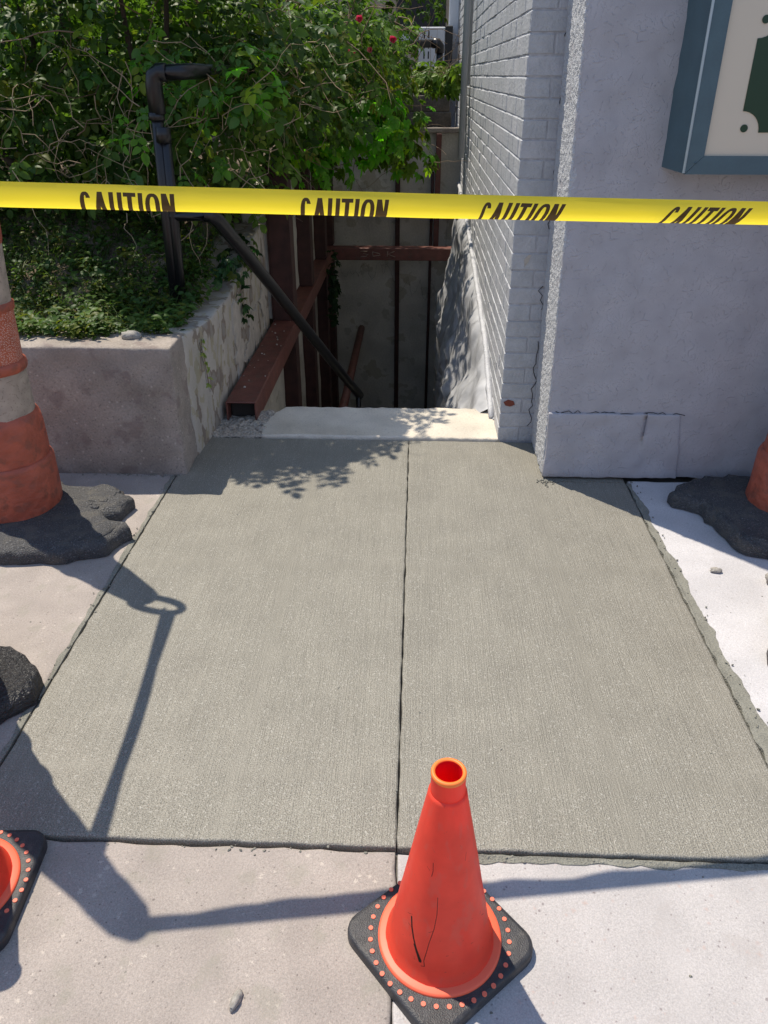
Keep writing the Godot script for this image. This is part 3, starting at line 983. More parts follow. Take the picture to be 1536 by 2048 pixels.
func pebble(r: float, sd: int, squash := 0.7, stretch := 1.2) -> ArrayMesh:
	var st := st_new()
	var n := noise(sd, 1.3, 3)
	var rows := 7
	var cols := 10
	var grid := []
	for i in rows + 1:
		var row := []
		for j in cols + 1:
			var th := PI * i / rows
			var ph := TAU * (j % cols) / cols
			var d := Vector3(sin(th) * cos(ph), cos(th), sin(th) * sin(ph))
			row.append(d * r * (1.0 + 0.5 * n.get_noise_3dv(d * 1.2)) * Vector3(stretch, squash, 1.0))
		grid.append(row)
	for i in rows:
		for j in cols: quad(st, grid[i][j], grid[i][j + 1], grid[i + 1][j + 1], grid[i + 1][j])
	return done(st)

func build_building() -> void:
	var b := thing("building", "pale grey painted building with a brick side and stucco front", "building", Vector3(0.4, 0, -3.37))
	var base := -b.position
	put("core", box(Vector3(0.62, -2.8, -12.0), Vector3(7.0, 5.2, -3.4), 0.01), mats.mortar, b, base)
	# brick side wall: mortar bed and courses
	var wall := put("brick_wall", box(Vector3(0.4035, -0.3, -11.8), Vector3(0.615, 5.2, -3.3785), 0.004), mats.mortar, b, base)
	var course := 0.0712
	var gap := 0.004
	var shapes := {}
	var variant := func(kind: String, size: Vector3) -> ArrayMesh:
		var k := kind + str(rng.randi() % 5)
		if not shapes.has(k): shapes[k] = box(Vector3.ZERO, size, 0.0035, 0.0014)
		return shapes[k]
	var bare := flat_mat(lin(0.3, 0.12, 0.09), 0.9)
	var singles := 0
	var rest := st_new(true)
	for row in range(0, 42):
		var y := row * course + gap / 2
		var z := -3.376
		var odd := row % 2 == 1
		var idx := 0
		while z > -11.6:
			var len := 0.2
			var deep := 0.095
			if idx == 0 and odd:
				len = 0.095; deep = 0.2
			var size := Vector3(deep, course - gap, len - gap)
			var p := Vector3(0.4 + rng.randf_range(-0.0015, 0.0015), y, z - size.z)
			if row < 27 and z > -5.2:
				var o := put("brick", variant.call("a" if deep < 0.1 else "c", size), mats.brick_paint[rng.randi() % 3], wall, p)
				singles += 1
			else:
				add_box(rest, p, p + size, 0.006, 0.002)
			z -= len
			idx += 1
		if not odd:
			var s2 := Vector3(0.1, course - gap, 0.09)
			var p2 := Vector3(0.4 + 0.095 + gap, y, -3.376 - 0.09)
			if row < 27:
				put("brick", variant.call("f", s2), mats.brick_paint[rng.randi() % 3], wall, p2)
				singles += 1
			else: add_box(rest, p2, p2 + s2, 0.005, 0.001)
	var rr := put("brick_field", done(rest), mats.brick_paint[0], wall)
	tag(rr, "", "", "", "stuff")
	# chip of paint gone on a brick low at the corner, with cracks beside the stucco
	var chip := slab([V2(0.0, 0.0), V2(0.02, 0.012), V2(0.045, 0.004), V2(0.052, -0.012), V2(0.03, -0.02), V2(0.008, -0.016)], 0.0, 0.003, 0.001, 0.003, 81, 0.006)
	var co := put("bare_patch", chip, mats.brick_bare, b)
	co.transform = Transform3D(Basis(Vector3(1, 0, 0), Vector3(0, 0, 1), Vector3(0, 1, 0)), base + Vector3(0.412, 0.195, -3.3715))
	var chip2 := put("bare_patch", slab([V2(0, 0), V2(0.018, 0.02), V2(0.03, 0.018), V2(0.02, -0.012), V2(0.004, -0.03)], 0.0, 0.003, 0.001, 0.002, 82, 0.006), mats.flake, b)
	chip2.transform = Transform3D(Basis(Vector3(1, 0, 0), Vector3(0, 0, 1), Vector3(0, 1, 0)), base + Vector3(0.45, 0.83, -3.3715))
	var n := noise(83, 5.0, 4)
	for seg in [[0.08, 0.5], [0.62, 0.75], [0.95, 1.45], [1.55, 1.75]]:
		var pts := []
		var k := int((seg[1] - seg[0]) / 0.02)
		for i in k:
			var y: float = seg[0] + i * 0.02
			pts.append(Vector3(0.54 + 0.02 * n.get_noise_1d(y * 3.0) + 0.012 * n.get_noise_1d(y * 37.0), y, -3.3735))
		put("crack", tube(pts, 0.0016, 5), mats.crack, b, base)
	# stucco front: slab of wall with a rough arris, plinth below
	var lean := func(p: Vector3) -> Vector3:
		if p.x < 0.75: p.x += -0.015 * clampf(p.y, 0.0, 2.0) * (0.75 - p.x) / 0.19
		return p
	put("stucco_wall", rough_box(Vector3(0.559, 0.008, -3.4), Vector3(6.0, 5.3, -2.998), 0.05, 0.008, 0.012, 84, 10.0, lean), mats.stucco, b, base)
	# rough coat on the return that faces the stairs
	put("stucco_return", rough_box(Vector3(0.5545, 0.004, -3.36), Vector3(0.6, 2.6, -3.003), 0.012, 0.006, 0.006, 85, 42.0, lean), mats.stucco_rough, b, base)
	var skew := func(p: Vector3) -> Vector3:
		p = lean.call(p)
		if p.x > 0.95: p.x -= 0.035 * clampf(p.y, 0.0, 0.4) / 0.3
		return p
	put("stucco_plinth", rough_box(Vector3(0.557, 0.009, -3.1), Vector3(1.12, 0.3, -2.986), 0.02, 0.008, 0.008, 86, 8.0, skew), mats.stucco, b, base)
	# crack in the stucco above the plinth
	var pts := []
	for i in 30:
		var x := 0.58 + i * 0.018
		pts.append(Vector3(x, 0.30 + 0.018 * n.get_noise_1d(x * 16.0), -2.9945 + 0.003 * n.get_noise_1d(x * 3.0)))
	put("crack", tube(pts, 0.0014, 5), mats.crack, b, base)
	# foundation below the bricks, its top edge climbing away from the street
	var tops := [V2(-3.6, 0.02), V2(-3.75, 0.06), V2(-4.15, 0.22), V2(-5.2, 0.37), V2(-6.3, 0.5), V2(-8.1, 0.62)]
	var edge := func(z: float) -> float:
		for i in tops.size() - 1:
			if z <= tops[i].x and z >= tops[i + 1].x: return lerp(tops[i].y, tops[i + 1].y, (tops[i].x - z) / (tops[i].x - tops[i + 1].x))
		return tops[-1].y
	var st := st_new()
	var nf := noise(87, 2.2, 4)
	var cols := 90
	var lines := []
	for i in cols + 1:
		var z := -3.6 - 4.5 * i / cols
		var row := []
		var top: float = edge.call(z)
		var ys := [top, top - 0.02, top - 0.1, -0.05, -0.3, -0.7, -1.2, -1.9, -2.75]
		var xs := [0.402, 0.386, 0.384, 0.37, 0.355, 0.35, 0.345, 0.345, 0.345]
		for j in ys.size():
			row.append(Vector3(xs[j] + 0.016 * nf.get_noise_2d(z * 2.0, ys[j] * 2.0), minf(ys[j], top - 0.004 * j), z))
		lines.append(row)
	for i in cols:
		for j in 8: quad(st, lines[i][j], lines[i][j + 1], lines[i + 1][j + 1], lines[i + 1][j])
	put("foundation", done(st), mats.parge, b, base)
	var bead := []
	for i in 60:
		var z := -3.62 - 4.4 * i / 59.0
		bead.append(Vector3(0.388 + 0.004 * nf.get_noise_1d(z * 9.0), edge.call(z) - 0.01 + 0.008 * nf.get_noise_1d(z * 6.0), z))
	put("mortar_bead", tube(bead, 0.015, 8), mats.brick_paint[2], b, base)
	# crumpled sheeting against the foundation
	st = st_new()
	var ns := noise(88, 1.6, 3)
	var nu := 220
	var nv := 26
	var grid := []
	for i in nu + 1:
		var z := -3.69 - 3.6 * i / nu
		var row := []
		for j in nv + 1:
			var v := j / float(nv)
			var y: float = lerp(edge.call(z) - 0.004, -1.5, pow(v, 1.3))
			var out := 0.004 + 0.03 * smoothstep(0.0, 0.1, v) + 0.095 * smoothstep(0.12, -0.35, y) + 0.05 * ns.get_noise_2d(z * 1.2, y * 1.5)
			var fold := sin(z * 15.0 + y * 1.5 + 4.0 * ns.get_noise_2d(z, y * 2.0)) * 0.5 + 0.5
			out -= 0.034 * (1.0 - smoothstep(0.0, 0.05, v))
			out += 0.05 * fold * smoothstep(0.1, 0.4, v) + 0.008 * sin(z * 60.0 + y * 14.0) * smoothstep(0.12, 0.35, v)
			row.append(Vector3(0.375 - out, y, z))
		grid.append(row)
	for i in nu:
		for j in nv: quad(st, grid[i][j], grid[i][j + 1], grid[i + 1][j + 1], grid[i + 1][j])
	tag(put("draped_sheet", done(st), mats.sheet), "wrinkled silvery grey sheeting bulging from the foundation below the brick wall", "sheeting")
	# pipes standing off the brick wall
	var cp := thing("conduit_pipe", "thin grey vertical pipes fixed to the brick wall above the stairwell", "pipe", Vector3(0.33, 0.94, -6.65))
	put("pipe", tube([Vector3(0, 0, 0), Vector3(0, 3.6, 0)], 0.024), mats.grey_pipe, cp)
	put("pipe", tube([Vector3(0.035, 0.5, -0.1), Vector3(0.035, 3.6, -0.1)], 0.015), mats.grey_pipe, cp)
	for y in [1.4, 2.6]:
		put("strap", box(Vector3(-0.03, y, -0.03), Vector3(0.075, y + 0.03, 0.028), 0.002), mats.grey_pipe, cp)
	var dp := thing("downspout", "pale downspout at the far end of the brick wall", "pipe", Vector3(0.34, 0.9, -9.6))
	put("pipe", box(Vector3(-0.05, 0, -0.05), Vector3(0.055, 3.8, 0.05), 0.01), mats.ac_white, dp)
	put("strap", box(Vector3(-0.056, 0.9, -0.056), Vector3(0.06, 0.94, 0.056), 0.003), mats.ac_white, dp)

func build_sign() -> void:
	var s := thing("wall_sign", "blue framed sign with cream panel and dark green plaque on stucco wall", "sign", Vector3(0.845, 1.215, -3.0))
	var base := -s.position
	var right := 2.3
	var top := 2.9
	# box body with a flared left side
	var st := st_new(true)
	var A := [Vector3(0.845, 1.222, -3.02), Vector3(0.884, 1.214, -2.868), Vector3(0.845, top, -3.02), Vector3(0.884, top, -2.868)]
	var B := [Vector3(right + 0.04, 1.222, -3.02), Vector3(right, 1.214, -2.868), Vector3(right + 0.04, top, -3.02), Vector3(right, top, -2.868)]
	quad(st, A[0], A[1], A[3], A[2]); quad(st, B[1], B[0], B[2], B[3])
	quad(st, A[1], A[0], B[0], B[1]); quad(st, A[2], A[3], B[3], B[2]); quad(st, A[1], B[1], B[3], A[3])
	put("case", done(st), mats.sign_blue, s, base)
	# frame rails, mitred at the corner
	var w := 0.056
	var rail := func(poly: Array, z0: float, z1: float) -> ArrayMesh:
		var m := st_new(true)
		var f := []
		var bk := []
		for p in poly:
			f.append(Vector3(p.x, p.y, z1)); bk.append(Vector3(p.x, p.y, z0))
		quad(m, f[0], f[1], f[2], f[3])
		for i in 4: quad(m, f[i], bk[i], bk[(i + 1) % 4], f[(i + 1) % 4])
		return done(m)
	var x0 := 0.8845
	var y0 := 1.2125
	var g := 0.0007
	put("frame_rail", rail.call([V2(x0 + g, y0 + g * 2), V2(x0 + g, top), V2(x0 + w, top), V2(x0 + w, y0 + w + g)], -2.869, -2.847), mats.sign_blue, s, base)
	put("frame_rail", rail.call([V2(x0 + g * 2, y0), V2(x0 + w + g, y0 + w), V2(right - w, y0 + w), V2(right, y0)], -2.869, -2.8475), mats.sign_blue, s, base)
	put("frame_rail", rail.call([V2(right - g, y0 + g), V2(right - w, y0 + w + g), V2(right - w, top), V2(right - g, top)], -2.869, -2.847), mats.sign_blue, s, base)
	put("edge_bead", tube([Vector3(x0 - 0.002, y0 + 0.004, -2.848), Vector3(x0 - 0.002, top, -2.848)], 0.0045, 8), mats.sign_bead, s, base)
	put("panel", box(Vector3(x0 + w - 0.002, y0 + w - 0.002, -2.867), Vector3(right - w + 0.002, top, -2.857), 0.001), mats.sign_cream, s, base)
	# green plaques with scooped corners and a dot in each scoop
	for yy in [[1.338, 1.662], [1.74, 2.1]]:
		var pl := []
		var xa := 1.04
		var xb := right - 0.155
		var r := 0.062
		for c in [[V2(xa, yy[0]), 1, 1], [V2(xb, yy[0]), -1, 1], [V2(xb, yy[1]), -1, -1], [V2(xa, yy[1]), 1, -1]]:
			var arc := []
			for k in 9:
				var a := PI / 2 * k / 8
				arc.append(c[0] + V2(cos(a) * c[1], sin(a) * c[2]) * r)
			# walk round the outline counter-clockwise
			if c[1] * c[2] > 0: arc.reverse()
			pl.append_array(arc)
		var o := put("plaque", slab(pl, 0.0, 0.004, 0.001, 0.0, 1, 1.0), mats.sign_green, s)
		o.transform = Transform3D(Basis(Vector3(1, 0, 0), Vector3(0, 0, 1), Vector3(0, 1, 0)), base + Vector3(0, 0, -2.854))
		for c in [V2(xa + 0.014, yy[0] + 0.012), V2(xa + 0.014, yy[1] - 0.012), V2(xb - 0.014, yy[0] + 0.012), V2(xb - 0.014, yy[1] - 0.012)]:
			var d := CylinderMesh.new()
			d.top_radius = 0.0115; d.bottom_radius = 0.0115; d.height = 0.004; d.radial_segments = 24
			var e := put("dot", d, mats.sign_green, s)
			e.transform = Transform3D(Basis(Vector3.RIGHT, PI / 2), base + Vector3(c.x, c.y, -2.856))
	put("screw", pebble(0.0035, 3), mats.sign_blue, s, base + Vector3(x0 + 0.03, y0 + 0.036, -2.847))

func build_rails() -> void:
	var h := thing("pipe_handrail", "black pipe handrail post at the planter with rail running down the stairs", "handrail", Vector3(-1.145, 0.53, -3.71))
	var base := -h.position
	var top := Vector3(-1.125, 1.485, -3.716)
	put("post", tube([Vector3(-1.152, 0.4, -3.708), Vector3(-1.14, 0.94, -3.712), top], 0.027, 16), mats.black_pipe, h, base)
	put("post", tube([Vector3(-1.121, 0.4, -3.7), Vector3(-1.106, 0.94, -3.704), Vector3(-1.098, 1.3, -3.704)], 0.022, 14), mats.black_pipe, h, base)
	var st := st_new()
	add_tube(st, [top + Vector3(0, -0.13, 0), top + Vector3(0, -0.02, 0), top + Vector3(0.006, 0.01, 0), top + Vector3(0.03, 0.026, 0), top + Vector3(0.06, 0.026, 0)], [0.036, 0.036, 0.038, 0.037, 0.036], 16)
	put("elbow", done(st), mats.black_pipe, h, base)
	put("top_rail", tube([top + Vector3(0.03, 0.024, 0), top + Vector3(0.12, 0.028, -0.005), top + Vector3(0.15, 0.03, -0.045), top + Vector3(0.16, 0.03, -1.6)], 0.031, 16), mats.black_pipe, h, base)
	put("collar", tube([Vector3(-1.131, 1.33, -3.715), Vector3(-1.13, 1.36, -3.715)], 0.035, 16), mats.black_pipe, h, base)
	put("tee", tube([Vector3(-1.11, 1.245, -3.704), Vector3(-1.105, 1.305, -3.704)], 0.033, 16), mats.black_pipe, h, base)
	put("bracket", tube([Vector3(-1.12, 0.94, -3.705), Vector3(-0.945, 0.945, -3.7)], 0.022, 12), mats.black_pipe, h, base)
	st = st_new()
	add_tube(st, [Vector3(-0.965, 0.95, -3.69), Vector3(-0.935, 0.945, -3.70), Vector3(-0.915, 0.925, -3.725), Vector3(-0.85, 0.74, -3.95), Vector3(-0.46, -0.41, -5.265), Vector3(-0.4, -0.58, -5.47)], [0.03, 0.033, 0.033, 0.031, 0.031, 0.031], 16)
	put("stair_rail", done(st), mats.black_pipe, h, base)
	put("rail_foot", tube([Vector3(-0.41, -0.55, -5.44), Vector3(-0.41, -1.5, -5.44)], 0.02, 12), mats.black_pipe, h, base)
	var g := thing("pipe_handrail", "black pipe rail standing above the far wall of the stairwell before the white unit", "handrail", Vector3(0.2, 1.0, -8.4))
	base = -g.position
	put("post", tube([Vector3(0.195, 0.5, -8.4), Vector3(0.178, 1.735, -8.4)], 0.032, 14), mats.black_pipe, g, base)
	st = st_new()
	add_tube(st, [Vector3(0.178, 1.68, -8.4), Vector3(0.176, 1.735, -8.4), Vector3(0.16, 1.758, -8.4), Vector3(0.11, 1.76, -8.4)], [0.042, 0.044, 0.043, 0.042], 14)
	put("elbow", done(st), mats.black_pipe, g, base)
	put("top_rail", tube([Vector3(0.15, 1.758, -8.4), Vector3(-0.7, 1.74, -8.4)], 0.034, 14), mats.black_pipe, g, base)

func build_backdrop() -> void:
	var t := thing("timber_edging", "weathered grey timber boards stacked on the far stairwell wall", "timber", Vector3(-0.3, 1.076, -8.2))
	put("plank", rough_box(Vector3(-0.66, 0.0, -0.05), Vector3(0.6, 0.125, 0.02), 0.08, 0.008, 0.01, 91, 6.0), mats.wood, t)
	put("plank", rough_box(Vector3(-0.7, 0.128, -0.055), Vector3(0.58, 0.262, 0.012), 0.08, 0.01, 0.014, 92, 6.0), mats.wood, t)
	var a := thing("air_conditioner", "white slotted metal unit behind the far black pipe rail", "air conditioner", Vector3(0.0, 1.0, -9.3))
	put("case", box(Vector3(-0.02, 0.5, -0.3), Vector3(0.25, 0.93, 0.0), 0.008), mats.ac_white, a)
	put("side_panel", box(Vector3(0.252, 0.48, -0.3), Vector3(0.325, 0.94, 0.01), 0.006), mats.ac_dark, a)
	put("stand", box(Vector3(0.0, -0.2, -0.28), Vector3(0.3, 0.478, -0.02), 0.01), mats.ac_dark, a)
	for c in 2:
		for k in 4:
			put("vent_slot", box(Vector3(0.03 + 0.045 * c, 0.56 + 0.09 * k, -0.004), Vector3(0.044 + 0.045 * c, 0.625 + 0.09 * k, 0.002), 0.0005), mats.ac_dark, a)
	var hs := thing("house", "beige sided house seen through leaves beyond the yard", "building", Vector3(-1.0, 0.9, -15.0))
	for k in 16:
		put("siding_board", box(Vector3(-7.0, 0.2 * k, -0.3 - 0.01), Vector3(4.2, 0.2 * k + 0.206, 0.0 - 0.006 * (k % 2)), 0.004), mats.siding, hs)
	put("window", box(Vector3(0.6, 1.2, 0.001), Vector3(1.4, 2.4, 0.02), 0.006), mats.ac_dark, hs)
	put("window_frame", box(Vector3(0.5, 1.1, -0.001), Vector3(1.5, 1.198, 0.05), 0.006), mats.ac_white, hs)
	put("roof", box(Vector3(-7.3, 3.2, -4.0), Vector3(4.5, 3.35, 0.5), 0.01), mats.wood, hs)
	put("wall", box(Vector3(-7.0, -0.5, -3.9), Vector3(4.2, 3.2, -0.32), 0.01), mats.siding, hs)

func shrub(called: String, label: String, at: Vector3, lobes: Array, count: int, lo: Color, hi: Color, meshes: Array, size: Vector2, group := "") -> void:
	var o := thing(called, label, "shrub", at, group)
	var dens := noise(int(at.x * 100) + 7, 1.7, 2)
	var pts := scatter(lobes, count, dens, -0.22)
	var st := st_new()
	for k in 5:
		var d := Vector3(rng.randfn(0, 0.5), 1, rng.randfn(0, 0.5)).normalized()
		add_tube(st, [Vector3(0, -0.1, 0), d * 0.5, d * 1.1 + Vector3(rng.randfn(0, 0.1), 0, 0)], [0.03, 0.02, 0.008], 6)
	put("stem", done(st), mats.bark, o)
	foliage(o, meshes, pts, 0, lo, hi, size, 0.12, Vector3(0, 1.5, 0), "leaves")

func build_bushes() -> void:
	var eye := Vector3(0, 1.5, 0)
	var rl := []
	var vl := []
	for k in 4: rl.append(rose_leaf(k))
	for k in 3: vl.append(vine_leaf(k))
	var lo := Color(0.04, 0.09, 0.018)
	var hi := Color(0.155, 0.27, 0.045)
	# rose bush
	var o := thing("rose_bush", "large tangled rose bush with a few red blooms over the planter", "bush", Vector3(-1.6, 0.85, -5.0))
	var lobes := [
		[Vector3(-2.5, 1.5, -4.95), Vector3(1.5, 0.85, 1.05), 1.0],
		[Vector3(-1.35, 1.5, -4.85), Vector3(0.75, 0.75, 0.95), 1.3],
		[Vector3(-0.75, 1.6, -5.5), Vector3(0.6, 0.46, 1.0), 1.4],
		[Vector3(-0.58, 1.66, -6.5), Vector3(0.55, 0.38, 0.8), 1.2],
		[Vector3(-1.42, 2.2, -4.08), Vector3(0.46, 0.26, 0.42), 9.0],
		[Vector3(-0.98, 2.15, -4.4), Vector3(0.34, 0.22, 0.36), 4.0],
		[Vector3(-0.78, 1.46, -4.04), Vector3(0.17, 0.24, 0.17), 7.0],
		[Vector3(-3.2, 2.3, -5.6), Vector3(1.2, 0.4, 0.8), 0.5],
	]
	var dens := noise(110, 1.5, 2)
	var pts := scatter(lobes, 7200, dens, -0.2, 0.42)
	foliage(o, rl, pts, 300, lo, hi, Vector2(0.75, 1.45), 0.12, eye, "leaves")
	var tw := put("twigs", twigs(lobes.slice(0, 4), 300, 0.55, 0.004, 0.28), mats.twig, o, -o.position)
	tag(tw, "", "", "", "stuff")
	var near := [[Vector3(-1.0, 1.25, -3.98), Vector3(0.45, 0.5, 0.16), 1], [Vector3(-1.7, 1.2, -4.1), Vector3(0.7, 0.45, 0.16), 1], [Vector3(-0.75, 1.5, -4.6), Vector3(0.3, 0.3, 0.2), 1]]
	tag(put("tendrils", twigs(near, 120, 0.42, 0.0026, 0.42), mats.twig_pale, o, -o.position), "", "", "", "stuff")
	var st := st_new()
	for k in 9:
		var p := Vector3(rng.randf_range(-2.4, -1.1), 0.8, rng.randf_range(-5.2, -4.6))
		var pp := [p]
		var d := Vector3(rng.randfn(0, 0.35), 1, rng.randfn(0.1, 0.25)).normalized()
		for s in 5:
			p += d * 0.3
			d = (d + Vector3(rng.randfn(0, 0.2), 0, rng.randfn(0, 0.2))).normalized()
			pp.append(p)
		add_tube(st, pp, [0.022, 0.02, 0.017, 0.014, 0.01, 0.006], 7)
	tag(put("stems", done(st), mats.bark, o, -o.position), "", "", "", "stuff")
	# blooms
	for f in [[Vector3(-0.332, 1.766, -4.98), 1.0], [Vector3(-0.167, 1.682, -5.4), 1.15], [Vector3(-0.39, 1.604, -5.1), 1.15], [Vector3(-0.29, 1.626, -5.2), 0.8], [Vector3(-0.58, 1.464, -5.0), 0.6]]:
		var fl := st_new()
		for k in 14:
			var ring := k / 5
			var a := TAU * k * 0.382
			var d := Vector3(cos(a), sin(a), 0.5 + ring * 0.7).normalized()
			leaflet(fl, d * 0.006, d, Vector3(-cos(a) * 0.6, -sin(a) * 0.6, 1).normalized(), 0.034 - 0.006 * ring, 0.034 - 0.006 * ring, -0.25)
		var m := put("flower", done(fl), mats.rose if f[1] > 0.9 else mats.rose_bud, o, f[0] - o.position)
		m.scale = Vector3.ONE * f[1] * 0.66
		m.rotation = Vector3(rng.randfn(-0.3, 0.3), rng.randfn(0.1, 0.3), 0)
	# creeper over the well
	var c := thing("creeper_vine", "bright green five leaved creeper hanging over the back of the stairwell", "vine", Vector3(-0.5, 0.95, -6.9))
	var vines := [
		[Vector3(-0.42, 1.22, -6.3), Vector3(0.5, 0.34, 0.55), 1.0],
		[Vector3(-0.08, 0.98, -6.5), Vector3(0.2, 0.2, 0.3), 1.0],
		[Vector3(0.05, 1.47, -7.5), Vector3(0.34, 0.14, 0.35), 1.5],
		[Vector3(0.26, 1.5, -7.15), Vector3(0.11, 0.1, 0.2), 4.0],
		[Vector3(-0.55, 1.5, -7.4), Vector3(0.5, 0.35, 0.5), 0.8],
		[Vector3(-0.7, 1.0, -5.9), Vector3(0.3, 0.22, 0.4), 0.9],
	]
	foliage(c, vl, scatter(vines, 1200, noise(111, 2.0, 2), -0.15, 0.5), 220, Color(0.075, 0.15, 0.02), Color(0.21, 0.33, 0.04), Vector2(0.8, 1.4), 0.2, eye, "leaves")
	tag(put("twigs", twigs(vines, 60, 0.5, 0.003, 0.25), mats.twig, c, -c.position), "", "", "", "stuff")
	# ivy strands on the planter's inner side and down the posts
	var iv := thing("ivy", "dark ivy strand trailing over the planter side wall by the posts", "vine", Vector3(-1.0, 0.6, -4.4))
	var strand := [[Vector3(-0.98, 0.62, -4.35), Vector3(0.1, 0.12, 0.4), 1.0], [Vector3(-0.93, 0.42, -4.2), Vector3(0.03, 0.14, 0.12), 1.0], [Vector3(-0.72, -0.1, -6.9), Vector3(0.05, 0.4, 0.1), 2.0]]
	foliage(iv, vl, scatter(strand, 190, noise(112, 2.0, 2), -0.5, 0.5), 60, Color(0.012, 0.04, 0.014), Color(0.035, 0.085, 0.025), Vector2(0.5, 0.85), 0.02, eye, "leaves")
	var sp := thing("weed_sprig", "small light green sprig growing from the planter side wall", "weed", Vector3(-0.955, 0.4, -3.32))
	for k in 7:
		var l := put("leaf", vl[k % 3], mats.leaf.duplicate(), sp)
		l.material_override.vertex_color_use_as_albedo = false
		l.material_override.albedo_color = lin(0.09, 0.17, 0.03)
		l.transform = pose(Vector3(0.01 + 0.008 * k, 0.07 - 0.026 * k, -0.05 + 0.024 * k), Vector3(1, 0, 0.4).normalized(), 0.4)
	put("stem", tube([Vector3(-0.02, 0.09, -0.06), Vector3(0.02, 0.02, 0.0), Vector3(0.055, -0.09, 0.1)], 0.002, 5), mats.twig, sp)
	# ground cover on the bed
	var wx := []
	var wc := []
	for k in 4:
		wx.append([]); wc.append([])
	var nn := noise(113, 1.2, 3)
	for i in 4600:
		var x := rng.randf_range(-3.4, -1.02)
		var z := -3.05 - 1.9 * pow(rng.randf(), 1.5) + 0.03 * nn.get_noise_1d(x * 5.0)
		if x > -1.25 and z > -3.16: continue
		var y := 0.5 + 0.42 * smoothstep(-3.3, -5.0, z)
		if z > -3.2: y = 0.555
		if z > -3.09 - 0.03 * nn.get_noise_1d(x * 9.0): continue
		var k := i % 4
		var up := Vector3(rng.randfn(0, 0.3), 1, rng.randfn(0.15, 0.3)).normalized()
		var bs := Basis(Vector3.UP, rng.randf() * TAU)
		bs = Basis(Quaternion(Vector3.UP, up)) * bs
		wx[k].append(Transform3D(bs.scaled(Vector3.ONE * rng.randf_range(0.35, 1.35)), Vector3(x, y - 0.01, z)))
		wc[k].append(green(Color(0.035, 0.085, 0.018), Color(0.13, 0.22, 0.045), 0.25))
	var gc := thing("ground_cover", "low leafy weeds covering the planter bed behind the wall top", "ground cover", Vector3.ZERO)
	tag(gc, "", "", "", "stuff")
	for k in 4: many("weeds", weed(k), mats.leaf, wx[k], wc[k], gc)
	var gx := []
	var gcol := []
	for i in 1300:
		var x := rng.randf_range(-3.0, -1.05)
		var z := rng.randf_range(-4.9, -3.16)
		gx.append(Transform3D(Basis(Vector3.UP, rng.randf() * TAU).scaled(Vector3.ONE * rng.randf_range(0.7, 1.5)), Vector3(x, 0.49 + 0.42 * smoothstep(-3.3, -5.0, z), z)))
		gcol.append(green(Color(0.04, 0.08, 0.025), Color(0.1, 0.14, 0.04), 0.25))
	tag(many("grass", blade(1), mats.leaf, gx, gcol), "thin drooping grass tufts among the weeds of the planter bed", "grass")
	# greenery beyond the yard
	shrub("shrub", "light green shrub behind the white unit at the back of the yard", Vector3(-0.9, 0.95, -10.8), [[Vector3(-0.8, 2.0, -10.8), Vector3(1.1, 1.3, 0.9), 1.0]], 1200, Color(0.05, 0.11, 0.03), Color(0.12, 0.2, 0.05), vl, Vector2(1.0, 1.7))
	shrub("shrub", "dark green shrub far behind the left side of the rose bush", Vector3(-4.2, 0.95, -8.2), [[Vector3(-4.0, 2.1, -8.0), Vector3(2.4, 1.6, 1.2), 1.0]], 2600, lo, hi, rl, Vector2(1.3, 2.0))
	shrub("shrub", "mid green shrub behind the middle of the rose bush", Vector3(-1.6, 0.95, -8.6), [[Vector3(-1.7, 2.0, -8.6), Vector3(1.2, 1.5, 0.9), 1.0]], 1700, lo, hi, rl, Vector2(1.2, 1.9))

